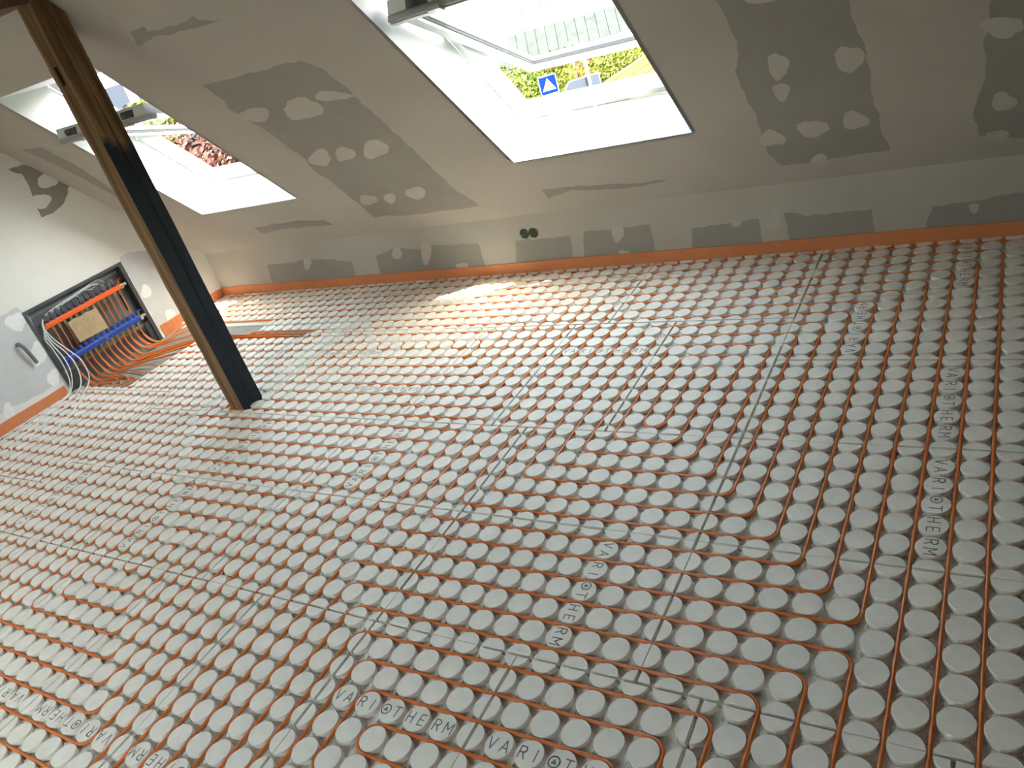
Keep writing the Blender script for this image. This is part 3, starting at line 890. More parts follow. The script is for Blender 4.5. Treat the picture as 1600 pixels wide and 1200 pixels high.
# ------------------------------------------------------------------ wooden post and purlin
def wood_post_material():
    M = bpy.data.materials.new('post_wood'); M.use_nodes = True
    nt = M.node_tree; bs = nt.nodes['Principled BSDF']; bs.inputs['Roughness'].default_value = 0.7
    bs.inputs['Specular IOR Level'].default_value = 0.25
    tc = nt.nodes.new('ShaderNodeTexCoord')
    mp = nt.nodes.new('ShaderNodeMapping'); mp.inputs['Scale'].default_value = (26, 26, 1.3)
    nt.links.new(tc.outputs['Object'], mp.inputs[0])
    nz = nt.nodes.new('ShaderNodeTexNoise'); nz.inputs['Scale'].default_value = 1.0; nz.inputs['Detail'].default_value = 5
    nt.links.new(mp.outputs[0], nz.inputs['Vector'])
    rp = nt.nodes.new('ShaderNodeValToRGB')
    rp.color_ramp.elements[0].position = 0.32; rp.color_ramp.elements[0].color = (0.075, 0.034, 0.012, 1)
    rp.color_ramp.elements[1].position = 0.62; rp.color_ramp.elements[1].color = (0.225, 0.135, 0.065, 1)
    nt.links.new(nz.outputs[0], rp.inputs[0])
    # worn dark paint on the room side, up to about 1.6 m
    sp = nt.nodes.new('ShaderNodeSeparateXYZ'); nt.links.new(tc.outputs['Object'], sp.inputs[0])
    n2 = nt.nodes.new('ShaderNodeTexNoise'); n2.inputs['Scale'].default_value = 14; n2.inputs['Detail'].default_value = 5
    nt.links.new(tc.outputs['Object'], n2.inputs['Vector'])
    ad = nt.nodes.new('ShaderNodeMath'); ad.operation = 'MULTIPLY_ADD'; ad.inputs[1].default_value = 0.16
    nt.links.new(n2.outputs[0], ad.inputs[0]); nt.links.new(sp.outputs['Z'], ad.inputs[2])
    y1 = nt.nodes.new('ShaderNodeMath'); y1.operation = 'MULTIPLY_ADD'; y1.inputs[1].default_value = 0.6
    nt.links.new(sp.outputs['Y'], y1.inputs[0]); nt.links.new(ad.outputs[0], y1.inputs[2])
    lt = nt.nodes.new('ShaderNodeMapRange'); lt.inputs['From Min'].default_value = 1.70; lt.inputs['From Max'].default_value = 1.76
    lt.inputs['To Min'].default_value = 1; lt.inputs['To Max'].default_value = 0
    nt.links.new(y1.outputs[0], lt.inputs['Value'])
    gx = nt.nodes.new('ShaderNodeMath'); gx.operation = 'GREATER_THAN'; gx.inputs[1].default_value = 0.0535
    nt.links.new(sp.outputs['X'], gx.inputs[0])
    mu = nt.nodes.new('ShaderNodeMath'); mu.operation = 'MULTIPLY'
    nt.links.new(lt.outputs[0], mu.inputs[0]); nt.links.new(gx.outputs[0], mu.inputs[1])
    mx = nt.nodes.new('ShaderNodeMix'); mx.data_type = 'RGBA'
    nt.links.new(mu.outputs[0], mx.inputs[0]); nt.links.new(rp.outputs[0], mx.inputs[6])
    mx.inputs[7].default_value = (0.012, 0.017, 0.024, 1)
    nt.links.new(mx.outputs[2], bs.inputs['Base Color'])
    bp = nt.nodes.new('ShaderNodeBump'); bp.inputs['Strength'].default_value = 0.5; bp.inputs['Distance'].default_value = 0.004
    nt.links.new(nz.outputs[0], bp.inputs['Height']); nt.links.new(bp.outputs[0], bs.inputs['Normal'])
    return M

x0, x1, y0, y1 = POST
post_top = 2.45
pe = empty('wooden_post', ((x0 + x1) / 2, (y0 + y1) / 2, ZS), 'old wooden post with dark painted lower half standing on the heating boards', 'post')
zs = sorted(set([ZS, 0.1, 0.25, 0.4, 0.55, 0.7, 0.85, 1.0, 1.15, 1.3, 1.45, 1.6, 1.7, 1.8, 1.9, 2.0, 2.1, 2.2, 2.3, post_top, 1.955, 1.9551, 2.045, 2.0451]))
vs = []; fs = []
rnd = random.Random(21)
for z in zs:
    yc = y0 + 0.070 + 0.018 * math.sin(z * 1.3) + 0.004 * math.sin(z * 7)
    gw = 0.0028 if z > 0.5 else 0.0012
    dp = 0.020
    slot = 0.035 if 1.9551 <= z <= 2.045 else 0.0
    j = lambda a: rnd.uniform(-a, a)
    taper = max(0.0, (z - 1.9)) * 0.012
    sec = [(x0 + j(.002), y0 + j(.002)), (x0 + 0.046, y0), (x0 + 0.046, y0 + slot), (x0 + 0.072, y0 + slot), (x0 + 0.072, y0), (x1 - 0.004 + j(.001), y0 + j(.001)), (x1, y0 + 0.004),
           (x1, yc - gw), (x1 - dp, yc), (x1, yc + gw), (x1, y1 - 0.006), (x1 - 0.005 + j(.002), y1 + j(.002)), (x0, y1)]
    vs += [(a, c, min(z, ZK + (YB - c) * SL - 0.003) if z == post_top else min(z, ZK + (YB - c) * SL - 0.006 + (z - post_top) * 0.01)) for a, c in sec]
n = 13
for k in range(len(zs) - 1):
    for i in range(n):
        fs.append((k * n + i, k * n + (i + 1) % n, (k + 1) * n + (i + 1) % n, (k + 1) * n + i))
fs.append(tuple(range(n))[::-1]); fs.append(tuple((len(zs) - 1) * n + i for i in range(n)))
M = MB().add(vs, fs)
M.build('shaft', wood_post_material(), pe)
M = MB()
M.obox((x0 - 0.012, y0 - 0.016, -0.004), (x1 - x0 + 0.022, 0, 0), (0, 0.010, 0.002), (0, 0, 0.010))
M.obox((x0 - 0.016, y0 - 0.012, -0.004), (0.010, 0, 0), (0, 0.12, 0), (0, 0, 0.010))
M.build('foot_strip', STRIP, pe)

be = empty('roof_purlin', (-4.8, -0.05, 2.328), 'dark rough timber purlin under the slope beside the top of the post', 'beam')
M = MB()
vs = []; fs = []
N = 14
rnd = random.Random(5)
for k in range(N + 1):
    x = XL + 0.001 + (-3.735 - XL) * k / N
    a = -0.125 + rnd.uniform(-.003, .003); c = 0.027 + rnd.uniform(-.002, .001)
    z0_ = 2.328 + rnd.uniform(-.002, .002)
    vs += [(x, a, z0_), (x, c, z0_), (x, c, ZK + (YB - c) * SL - 0.002), (x, a, ZK + (YB - a) * SL - 0.002)]
for k in range(N):
    for i in range(4):
        fs.append((k * 4 + i, k * 4 + (i + 1) % 4, k * 4 + 4 + (i + 1) % 4, k * 4 + 4 + i))
fs += [(3, 2, 1, 0), (N * 4, N * 4 + 1, N * 4 + 2, N * 4 + 3)]
M.add(vs, fs)
M.build('timber', WOODDK, be)
# ------------------------------------------------------------------ manifold cabinet in the left wall
ce = empty('manifold_cabinet', (XL, (CY0 + CY1) / 2, ZS), 'open dark grey metal manifold cabinet recessed in the left wall', 'cabinet')
XB = XL - 0.105
M = MB().box((XB - 0.004, CY0, ZS), (XB, CY1, CZ1)); M.build('back_panel', BPANEL, ce)
for ya in (CY0, CY1 - 0.003):
    M = MB().box((XB, ya, ZS), (XL + 0.002, ya + 0.003, CZ1)); M.build('side_panel', DMETAL, ce)
M = MB().box((XB, CY0 + 0.003, CZ1 - 0.003), (XL + 0.002, CY1 - 0.003, CZ1)); M.build('top_panel', DMETAL, ce)
fwid = 0.028
for a, c in (((CY0 - 0.006, ZS), (CY0 + fwid * 0.5, CZ1 + 0.006)), ((CY1 - fwid, ZS), (CY1 + 0.006, CZ1 + 0.006)), ((CY0 + fwid * 0.5, CZ1 - fwid * 0.6), (CY1 - fwid, CZ1 + 0.006))):
    M = MB().box((XL + 0.002, a[0], a[1]), (XL + 0.010, c[0], c[1])); M.build('frame_rail', DMETAL, ce)
for ya, za, yb, zb in ((0.945, 0.30, 0.965, 0.56), (0.70, 0.655, 0.93, 0.664), (0.30, 0.655, 0.52, 0.664), (0.945, 0.06, 0.965, 0.18)):
    M = MB().box((XB, ya, za), (XB + 0.004, yb, zb)); M.build('slot', BLACK, ce)
for za in (0.60, 0.115):
    M = MB().box((XB + 0.0005, CY0 + 0.01, za), (XB + 0.012, CY1 - 0.01, za + 0.022)); M.build('mounting_rail', ALUG, ce)
M = MB().box((XL - 0.02, 0.965, ZS), (XL - 0.012, CY1 - 0.004, 0.16)); M.build('corner_plate', DMETAL, ce)

def manifold(name, z, barm, capm, red, label):
    e = empty(name, (XBAR, (OY[0] + OY[-1]) / 2, z), label, 'manifold', 'manifold bars in the cabinet')
    xo = XBAR - 0.030 if red else XBAR - 0.002
    ya, yb = OY[-1] - 0.035, OY[0] + 0.035
    M = MB()
    prof = [(-0.021, -0.016), (0.021, -0.016), (0.024, -0.010), (0.024, 0.012), (0.018, 0.019), (-0.018, 0.019), (-0.024, 0.012), (-0.024, -0.010)]
    n = len(prof)
    M.add([(xo + a, ya, z + c) for a, c in prof] + [(xo + a, yb, z + c) for a, c in prof],
          [(i, (i + 1) % n, n + (i + 1) % n, n + i) for i in range(n)] + [tuple(reversed(range(n))), tuple(range(n, 2 * n))])
    bar = M.build('bar', barm, e)
    M = MB().box((xo - 0.018, ya + 0.01, z + 0.0195), (xo + 0.012, yb - 0.01, z + 0.0225)); M.build('top_rail', ALU, bar)
    M = MB().box((xo + 0.0245, (ya + yb) / 2 - 0.006, z - 0.004), (xo + 0.0255, (ya + yb) / 2 + 0.014, z + 0.006)); M.build('badge', CHROME, bar)
    for i in range(NO):
        y = OY[i]
        if red:
            M = MB().cyl((xo, y, z + 0.0225), (xo, y, z + 0.040), 0.017, n=14); a = M.build('valve', BLACK, e)
            M = MB().cyl((xo, y, z + 0.0255), (xo, y, z + 0.031), 0.0185, n=14); M.build('ring', REDCAP, a)
            M = MB().cyl((xo, y, z + 0.040), (xo, y, z + 0.085), 0.0135, 0.0105, n=12); M.build('flow_gauge', CLEAR, a)
            if i in (2, 3, 4, 6):
                M = MB().cyl((xo, y, z + 0.085), (xo, y, z + 0.089), 0.009, n=10); M.build('cap', CHROME, a)
        else:
            M = MB().cyl((xo, y, z + 0.0225), (xo, y, z + 0.052), 0.0175, 0.0155, n=12, smooth=False); a = M.build('valve', capm, e)
            M = MB().cyl((xo, y, z + 0.052), (xo, y, z + 0.058), 0.011, n=10); M.build('knob', capm, a)
        yo = y + (0.012 if red else -0.008)
        xp = XBAR - 0.020 if red else XBAR + 0.008
        M = MB().cyl((xp, yo, z - 0.016), (xp, yo, z - 0.036), 0.011, n=10); a = M.build('outlet', BRASS, e)
        M = MB().cyl((xp, yo, z - 0.036), (xp, yo, z - 0.056), 0.0135, 0.0115, n=6, smooth=False); M.build('nut', BRASS, a)
    # ball valve and vent at the right-hand end
    M = MB().cyl((xo, yb, z + 0.002), (xo, yb + 0.030, z + 0.002), 0.019, n=6, smooth=False); M.cyl((xo, yb + 0.030, z + 0.002), (xo, yb + 0.062, z + 0.002), 0.015, n=12)
    v = M.build('ball_valve', BRASS, e)
    M = MB().cyl((xo, yb + 0.014, z + 0.010), (xo, yb + 0.014, z + 0.050), 0.008, n=8); M.build('stem', BRASS, v)
    M = MB().box((xo - 0.006, yb + 0.004, z + 0.050), (xo + 0.006, yb + 0.045, z + 0.060)); M.build('lever', REDCAP if red else capm, v)
    M = MB().box((xo + 0.020, yb + 0.004, z - 0.020), (xo + 0.023, yb + 0.026, z + 0.006)); M.build('tag', CHROME, v)
    if not red:
        M = MB().cyl((xo, ya, z), (xo, ya - 0.030, z), 0.020, n=10); M.build('end_cap', capm, e)
        M = MB().cyl((xo, ya - 0.015, z), (xo, ya - 0.015, z - 0.05), 0.012, n=10); M.build('drain', capm, e)
    for yy in (ya + 0.02, yb - 0.02):
        M = MB().box((XB + 0.001, yy, z - 0.012), (xo - 0.0205, yy + 0.016, z + 0.012)); M.build('bracket', ALUG, e)
    return e
manifold('supply_manifold', ZRED, REDBAR, BLACK, True, 'orange red supply manifold bar with black flow gauges in the cabinet')
manifold('return_manifold', ZBLUE, BLUEBAR, BLUEBAR, False, 'blue return manifold bar with blue valve knobs in the cabinet')

# cardboard note leaning between the bars
xc = XBAR + 0.020
M = MB()
ca = [(0.385, 0.308), (0.640, 0.300), (0.645, 0.478), (0.600, 0.470), (0.560, 0.482), (0.500, 0.472), (0.440, 0.484), (0.390, 0.474)]
n = len(ca)
M.add([(xc + (z - 0.3) * -0.12, y, z) for y, z in ca] + [(xc + 0.004 + (z - 0.3) * -0.12, y, z) for y, z in ca],
      [tuple(reversed(range(n))), tuple(range(n, 2 * n))] + [(i, (i + 1) % n, n + (i + 1) % n, n + i) for i in range(n)])
ne = empty('cardboard_note', (xc, 0.51, 0.30), 'brown cardboard note with handwriting, wedged between the red and blue bars', 'note')
card = M.build('card', CARD, ne)
M = MB()
rnd = random.Random(9)
for k in range(8):
    z = 0.462 - k * 0.0185
    y = 0.405 + rnd.uniform(0, 0.02)
    while y < 0.60 - rnd.uniform(0, 0.06):
        wd = rnd.uniform(0.012, 0.04)
        pts = []
        t = 0
        while t < wd:
            zz = z + rnd.uniform(-0.004, 0.004)
            pts.append((xc + 0.0046 + (zz - 0.3) * -0.12, y + t, zz)); t += 0.004
        M.tube(pts, 0.0006, 3, caps=False)
        y += wd + 0.012
M.build('handwriting', PENCIL, card)

# ------------------------------------------------------------------ white cables hanging out of the cabinet
def cable(pts, label, r=0.0042):
    o = MB().tube(catmull(pts, 7), r, 7).build('cable', CABLE)
    tag(o, label, 'cable', 'white cables hanging from the cabinet')
    return o
XO = XL + 0.03
cable([(XL - 0.05, 0.86, 0.60), (XL - 0.03, 0.80, 0.640), (XL - 0.02, 0.62, 0.625), (XL - 0.015, 0.42, 0.610), (XL, 0.28, 0.585), (XO, 0.225, 0.52), (XO + 0.02, 0.235, 0.42),
       (XO + 0.06, 0.27, 0.30), (XO + 0.10, 0.29, 0.20), (XO + 0.15, 0.25, 0.08), (XO + 0.19, 0.14, 0.012), (XO + 0.22, 0.0, 0.006), (XO + 0.26, -0.18, 0.006), (XO + 0.32, -0.34, 0.006), (XO + 0.42, -0.44, 0.006), (XO + 0.50, -0.43, 0.006)],
      'white cable swinging furthest right from the cabinet onto the floor nubs')
cable([(XL - 0.05, 0.84, 0.575), (XL - 0.03, 0.76, 0.622), (XL - 0.025, 0.60, 0.612), (XL - 0.02, 0.40, 0.595), (XL - 0.002, 0.265, 0.565), (XO, 0.215, 0.50), (XO + 0.02, 0.220, 0.40),
       (XO + 0.05, 0.245, 0.30), (XO + 0.08, 0.245, 0.18), (XO + 0.11, 0.19, 0.06), (XO + 0.13, 0.08, 0.008), (XO + 0.15, -0.10, 0.006), (XO + 0.20, -0.30, 0.006), (XO + 0.30, -0.50, 0.006), (XO + 0.42, -0.60, 0.006)],
      'white cable second from the right, curling back on the floor nubs')
cable([(XL - 0.06, 0.80, 0.60), (XL - 0.04, 0.70, 0.630), (XL - 0.03, 0.52, 0.606), (XL - 0.018, 0.36, 0.585), (XO - 0.006, 0.215, 0.50), (XO + 0.012, 0.205, 0.40),
       (XO + 0.035, 0.215, 0.28), (XO + 0.05, 0.195, 0.15), (XO + 0.06, 0.12, 0.04), (XO + 0.07, 0.0, 0.006), (XO + 0.08, -0.25, 0.006), (XO + 0.10, -0.55, 0.006), (XO + 0.12, -0.90, 0.006)],
      'white cable third from the right, running along the edge strip')
cable([(XL - 0.06, 0.76, 0.585), (XL - 0.04, 0.64, 0.618), (XL - 0.03, 0.46, 0.596), (XO - 0.012, 0.210, 0.48), (XO + 0.006, 0.195, 0.36), (XO + 0.018, 0.19, 0.22), (XO + 0.03, 0.155, 0.08),
       (XO + 0.035, 0.06, 0.008), (XO + 0.03, -0.15, 0.006), (XO + 0.02, -0.45, 0.006), (XO + 0.01, -0.80, 0.006), (XO + 0.01, -1.10, 0.006)],
      'white cable nearest the left wall, lying in front of the edge strip')
cable([(XO + 0.26, 0.10, 0.016), (XO + 0.32, 0.0, 0.006), (XO + 0.42, -0.12, 0.006), (XO + 0.50, -0.28, 0.006)], 'short white cable end lying on the nubs away from the wall', 0.0055)

# ------------------------------------------------------------------ grey conduit stub in the wall
ke = empty('conduit_stub', (XL, 0.02, 0.42), 'bent grey corrugated conduit end sticking out of the left wall', 'conduit')
cp = catmull([(XL - 0.01, 0.010, 0.500), (XL + 0.022, 0.012, 0.502), (XL + 0.040, 0.022, 0.470), (XL + 0.036, 0.036, 0.40), (XL + 0.026, 0.048, 0.330)], 9)
rr = [0.0135 + (0.0018 if i % 2 else -0.0012) for i in range(len(cp))]
MB().tube(cp, rr, 12).build('hose', CONDUIT, ke)
MB().tube([cp[-1], cp[-1] + (cp[-1] - cp[-2]).normalized() * 0.002], 0.010, 12).build('opening', BLACK, ke)

# ------------------------------------------------------------------ two open socket boxes in the knee wall
for i, (x, lab) in enumerate(((-2.583, 'open round socket box in the knee wall, the one nearer the post'), (-2.512, 'open round socket box in the knee wall, the one nearer the right side'))):
    e = empty('socket_box', (x, YB, 0.278), lab, 'socket box', 'pair of open socket boxes in the knee wall')
    M = MB()
    n = 24
    vs = []; fs = []
    for r, y in ((0.0355, YB - 0.0025), (0.0335, YB - 0.0030), (0.0325, YB - 0.0012), (0.0310, YB - 0.0008)):
        vs += [(x + r * math.cos(2 * math.pi * k / n), y, 0.278 + r * math.sin(2 * math.pi * k / n)) for k in range(n)]
    for q in range(3):
        fs += [(q * n + k, q * n + (k + 1) % n, (q + 1) * n + (k + 1) % n, (q + 1) * n + k) for k in range(n)]
    fs.append(tuple(3 * n + k for k in range(n)))
    M.add(vs, fs); M.build('box', SOCKET, e)
    for k in range(2):
        an = math.radians(20 + 180 * k)
        c = Vector((x + 0.030 * math.cos(an), YB - 0.003, 0.278 + 0.030 * math.sin(an)))
        MB().cyl(c, c - Vector((0, 0.003, 0)), 0.0028, n=8).build('screw', ALU, e)

# ------------------------------------------------------------------ outside: seen through the two roof windows
LEAF1 = mat('leaf_green', (0.027, 0.044, 0.005), 0.6, spec=0.08, var=0.35, scale=1.5)
LEAF2 = mat('leaf_yellow_green', (0.050, 0.061, 0.008), 0.6, spec=0.08, var=0.3, scale=1.5)
LEAF3 = mat('leaf_copper', (0.035, 0.016, 0.011), 0.6, spec=0.08, var=0.4, scale=3)
BARK = mat('bark', (0.060, 0.045, 0.030), 0.9, var=0.2)
GRASS = mat('lawn', (0.025, 0.046, 0.005), 0.9, var=0.3, scale=2.5)
SIGNB = mat('sign_blue', (0.000, 0.007, 0.068), 0.4, spec=0.08)
SIGNW = mat('sign_white', (0.255, 0.255, 0.255), 0.4)
SIGNK = mat('sign_black', (0.02, 0.02, 0.02), 0.5)
GALV = mat('galvanised_pole', (0.5, 0.5, 0.5), 0.4, metal=0.5)
PANELG = mat('sign_back_grey', (0.024, 0.030, 0.040), 0.5, spec=0.08)
TILE = mat('orange_roof_tile', (0.060, 0.030, 0.011), 0.7, spec=0.08, var=0.2, scale=3)
SLATE = mat('grey_roof_slate', (0.030, 0.032, 0.030), 0.6, spec=0.08, var=0.2, scale=2)
RENDERW = mat('white_render', (0.440, 0.440, 0.429), 0.8)
WPANE = mat('blue_grey_pane', (0.013, 0.018, 0.025), 0.7, spec=0.08)
FLAG = mat('pink_red_cloth', (0.124, 0.008, 0.020), 0.7, spec=0.08)
ASPH = mat('asphalt', (0.044, 0.044, 0.044), 0.9, var=0.1)

ZG = -4.4
CX, CYY, CZZ = 0.21, -2.488, 1.852
def out(az, d, el=None, z=None):
    a = math.radians(az)
    x = CX + math.sin(a) * d; y = CYY + math.cos(a) * d
    if z is None: z = CZZ + math.tan(math.radians(el)) * d
    return Vector((x, y, z))

M = MB()
M.add([(-120, 9, ZG), (60, 9, ZG), (60, 140, ZG + 3), (-120, 140, ZG + 3)], [(0, 1, 2, 3)])
struct(tag(M.build('ground', GRASS, base=(0, 0, 0)), 'green lawn outside below the roof windows'))
M = MB()
M.add([(-120, 34, ZG + 0.62), (60, 34, ZG + 0.62), (60, 40, ZG + 0.80), (-120, 40, ZG + 0.80)], [(0, 1, 2, 3)])
struct(tag(M.build('road', ASPH, base=(0, 0, 0)), 'grey street outside beyond the lawn'))

def foliage(M, c, rx, ry, rz, n, size, rnd):
    for i in range(n):
        while True:
            p = Vector((rnd.uniform(-1, 1), rnd.uniform(-1, 1), rnd.uniform(-1, 1)))
            if 0.35 < p.length < 1: break
        q = c + Vector((p.x * rx, p.y * ry, p.z * rz))
        d = Vector((rnd.gauss(0, 1), rnd.gauss(0, 1), rnd.gauss(0, 1))).normalized()
        e = d.orthogonal().normalized()
        f = d.cross(e)
        s = size * rnd.uniform(0.6, 1.3)
        M.add([q - e * s, q + f * s * 0.5, q + e * s, q - f * s * 0.5], [(0, 1, 2, 3)])

def tree(az, d, r, h, leaf, label, seed, cat='tree', n=1500, size=0.13, name='garden_tree', zc=None):
    b = out(az, d, z=ZG + 0.3)
    e = empty(name, b, label, cat, 'garden trees and bushes outside')
    rnd = random.Random(seed)
    M = MB()
    c = b + Vector((0, 0, h * 0.55 if zc is None else zc))
    foliage(M, c, r, r, h * 0.5, n, size, rnd)
    for k in range(4):
        q = c + Vector((rnd.uniform(-.6, .6) * r, rnd.uniform(-.6, .6) * r, rnd.uniform(-.3, .4) * h))
        foliage(M, q, r * 0.5, r * 0.5, h * 0.25, n // 5, size, rnd)
    M.build('foliage', leaf, e)
    M = MB().tube(catmull([b - Vector((0, 0, 0.4)), b + Vector((0.1, 0, h * 0.3)), b + Vector((0, 0.1, h * 0.75))], 4), 0.12, 7)
    M.build('trunk', BARK, e)
    return e
tree(-33.2, 19, 1.15, 3.6, LEAF2, 'yellow green bush seen left of the crossing sign', 1, 'bush', 5200, 0.055)
tree(-30.6, 31, 1.4, 2.4, LEAF1, 'low green bush behind the crossing sign pole', 2, 'bush', 4000, 0.06)
tree(-23.6, 30, 2.6, 2.4, LEAF2, 'bright green tree seen above the orange tiled roof', 3, 'tree', 8000, 0.07)
tree(-27.2, 40, 2.0, 1.7, LEAF2, 'light green bush below the arrow sign', 4, 'bush', 4500, 0.08)
tree(-52.8, 12, 1.8, 3.0, LEAF3, 'copper leaved hedge bush seen through the window behind the post', 5, 'hedge', 9000, 0.05, 'hedge_bush', 3.6)
tree(-49.0, 14.5, 1.1, 2.4, LEAF3, 'smaller copper hedge bush at the right edge of that window', 6, 'hedge', 4500, 0.05, 'hedge_bush', 3.2)
tree(-54.0, 14.5, 0.7, 0.8, LEAF2, 'green shoots rising above the copper hedge', 7, 'bush', 900, 0.05, 'garden_bush', 5.35)

# pedestrian crossing sign
D = 27.0
c = out(-28.6, D, -7.9)
e = empty('crossing_sign', Vector((c.x, c.y, ZG)), 'square blue pedestrian crossing sign on a thin pole outside', 'road sign')
fx = Vector((math.cos(math.radians(28.6)), math.sin(math.radians(28.6)), 0)); fz = Vector((0, 0, 1)); fn = Vector((math.sin(math.radians(28.6)), -math.cos(math.radians(28.6)), 0))
def plate(pts, off, th, M=None):
    M = M or MB()
    n = len(pts)
    A = [c + fx * a + fz * b_ + fn * off for a, b_ in pts]
    B = [p + fn * th for p in A]
    M.add(A + B, [tuple(reversed(range(n))), tuple(range(n, 2 * n))] + [(i, (i + 1) % n, n + (i + 1) % n, n + i) for i in range(n)])
    return M
s = 0.30
board = plate([(-s, -s), (s, -s), (s, s), (-s, s)], 0, 0.02).build('board', SIGNW, e)
s = 0.275
plate([(-s, -s), (s, -s), (s, s), (-s, s)], 0.021, 0.004).build('blue_field', SIGNB, board)
plate([(-0.22, -0.17), (0.22, -0.17), (0, 0.21)], 0.026, 0.004).build('white_triangle', SIGNW, board)
M = MB()
plate([(-0.018, 0.07), (0.022, 0.07), (0.022, 0.11), (-0.018, 0.11)], 0.031, 0.004, M)
plate([(-0.030, -0.02), (0.028, -0.02), (0.024, 0.065), (-0.022, 0.065)], 0.031, 0.004, M)
plate([(-0.070, -0.12), (-0.042, -0.12), (0.010, -0.018), (-0.022, -0.018)], 0.031, 0.004, M)
plate([(0.050, -0.12), (0.078, -0.12), (0.026, -0.018), (0.0, -0.018)], 0.031, 0.004, M)
for k in range(4):
    a = -0.15 + 0.085 * k
    plate([(a, -0.16), (a + 0.045, -0.16), (a + 0.055, -0.13), (a + 0.015, -0.13)], 0.031, 0.004, M)
M.build('walking_figure', SIGNK, board)
M = MB().cyl(Vector((c.x, c.y, ZG)) - fn * 0.06, Vector((c.x, c.y, c.z + 0.34)) - fn * 0.06, 0.035, n=10); M.build('pole', GALV, e)

# arrow-shaped direction sign seen from behind
c = out(-26.35, 24.0, -8.5)
e = empty('direction_sign', Vector((c.x, c.y, ZG)), 'grey blue arrow shaped direction sign on a white pole outside', 'road sign')
plate([(-0.52, 0), (-0.36, -0.19), (0.54, -0.19), (0.54, 0.19), (-0.36, 0.19)], 0, 0.02).build('rim', SIGNW, e)
plate([(-0.49, 0), (-0.35, -0.165), (0.515, -0.165), (0.515, 0.165), (-0.35, 0.165)], 0.021, 0.004).build('board', PANELG, e)
M = MB().cyl(Vector((c.x, c.y, ZG)) + fx * 0.22 + fn * 0.07, Vector((c.x, c.y, c.z + 1.1)) + fx * 0.22 + fn * 0.07, 0.05, n=10); M.build('pole', SIGNW, e)

# flag
c = out(-25.9, 33.0, -7.2)
e = empty('flag', Vector((c.x, c.y, ZG)), 'pink red flag hanging beside the arrow sign pole outside', 'flag')
M = MB()
vs = []; fs = []
for i in range(7):
    for j in range(6):
        q = c + fx * (-0.35 + 0.12 * i) + fz * (0.5 - 0.24 * j + 0.05 * math.sin(i * 1.3)) + fn * (0.08 * math.sin(i * 1.1 + j * 0.6))
        vs.append(q)
for i in range(6):
    for j in range(5):
        fs.append((i * 6 + j, i * 6 + j + 1, (i + 1) * 6 + j + 1, (i + 1) * 6 + j))
M.add(vs, fs, True).build('cloth', FLAG, e)
M = MB().cyl(Vector((c.x, c.y, ZG)) - fx * 0.38, Vector((c.x, c.y, c.z + 0.9)) - fx * 0.38, 0.03, n=8); M.build('mast', SIGNW, e)

# neighbouring house with grey slate roof, seen through the tilted pane
def house(name, az, d, wid, zeave, rise, depth, roofm, label, rowsN=7, colsN=16, side=0.0):
    c = out(az, d, z=zeave)
    e = empty(name, Vector((c.x, c.y, ZG)), label, 'house')
    a = math.radians(-az)
    ex = Vector((math.cos(a), math.sin(a), 0)); ey = Vector((-math.sin(a), math.cos(a), 0))
    M = MB()
    o = c - ex * (wid / 2 - 0.3) + ey * 0.5; o.z = ZG
    M.obox(o, ex * (wid - 0.6), ey * (depth * 2 - 1), Vector((0, 0, zeave - ZG - 0.02)))
    M.build('wall', RENDERW, e)
    up = ey * depth + Vector((0, 0, rise))
    nrm = ex.cross(up).normalized()
    M = MB().obox(c - ex * wid / 2, ex * wid, up, nrm * 0.06)
    rf = M.build('roof', roofm, e)
    M = MB().obox(c - ex * wid / 2 + up, ex * wid, ey * depth - Vector((0, 0, rise)), Vector((0, 0, 0.06))); M.build('rear_roof', roofm, e)
    for r in range(rowsN):
        M = MB()
        for q in range(colsN):
            p = c - ex * wid / 2 + ex * (wid / colsN * (q + 0.02)) + up * (r / rowsN) + nrm * 0.062
            M.obox(p, ex * (wid / colsN * 0.95), up * (1.02 / rowsN), nrm * 0.05)
        M.build('tile_course', roofm, rf)
    M = MB().cyl(c - ex * wid / 2 - ey * 0.05, c + ex * wid / 2 - ey * 0.05, 0.08, n=8); M.build('gutter', GALV, e)
    return e, c, ex, ey
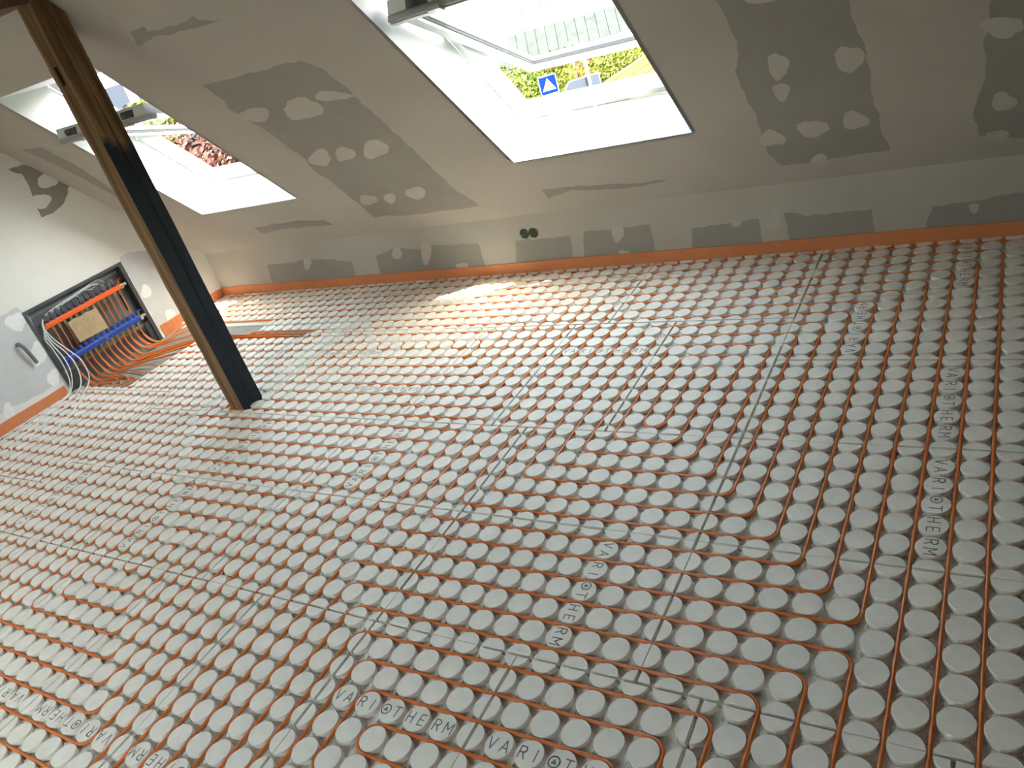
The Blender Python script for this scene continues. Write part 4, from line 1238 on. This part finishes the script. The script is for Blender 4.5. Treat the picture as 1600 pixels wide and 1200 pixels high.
house('neighbour_house', -25.2, 46, 9.0, -3.1, 3.4, 5.0, SLATE, 'house with grey roof seen through the tilted roof window pane')
# orange roof close by on the right
o_ = Vector((-8.21, 15.65, -1.41))
e = empty('tiled_roof', Vector((-4.5, 15.0, ZG)), 'orange tiled roof edge seen at the right of the open roof window', 'roof')
wv = Vector((5.0, -4.2, -1.3)); uv_ = Vector((3.84, 3.38, 1.33))
nr = wv.cross(uv_).normalized()
M = MB().obox(o_, wv, uv_, nr * 0.05); M.build('deck', TILE, e)
for r in range(16):
    M = MB()
    for q in range(20):
        p = o_ + wv * ((q + 0.04) / 20) + uv_ * (r / 16) + nr * 0.052
        M.obox(p, wv * (0.92 / 20), uv_ * (1.03 / 16), nr * 0.045)
    M.build('tile_course', TILE, e)
M = MB().obox(o_ - wv.normalized() * 0.10, wv.normalized() * 0.10, uv_, nr * 0.14); M.build('verge_board', mat('yellowed_verge', (0.075, 0.052, 0.022), 0.7, spec=0.08), e)
M = MB().obox(Vector((o_.x, o_.y, ZG)) + wv * 0.03, Vector((wv.x, wv.y, 0)) * 0.94, Vector((uv_.x, uv_.y, 0)) * 0.95, Vector((0, 0, 1.6))); M.build('wall', RENDERW, e)

# white apartment building far left
c = out(-54.6, 40, z=ZG)
e = empty('apartment_building', c, 'white building with blue grey windows seen beside the post', 'building')
a = math.radians(54.6)
ex = Vector((math.cos(a), math.sin(a), 0)); ey = Vector((-math.sin(a), math.cos(a), 0))
M = MB().obox(c - ex * 3.5, ex * 7, ey * 8, Vector((0, 0, 12.0))); M.build('wall', RENDERW, e)
for zz in (3.0, 5.3, 7.6, 9.9):
    for k in range(6):
        p = c - ex * 3.2 + ex * (k * 1.1) - ey * 0.03 + Vector((0, 0, zz))
        M = MB().obox(p, ex * 0.85, ey * 0.05, Vector((0, 0, 1.3))); w = M.build('window', RENDERW, e)
        M = MB().obox(p + ex * 0.06 - ey * 0.01 + Vector((0, 0, 0.06)), ex * 0.73, ey * 0.02, Vector((0, 0, 1.18))); M.build('pane', WPANE, w)
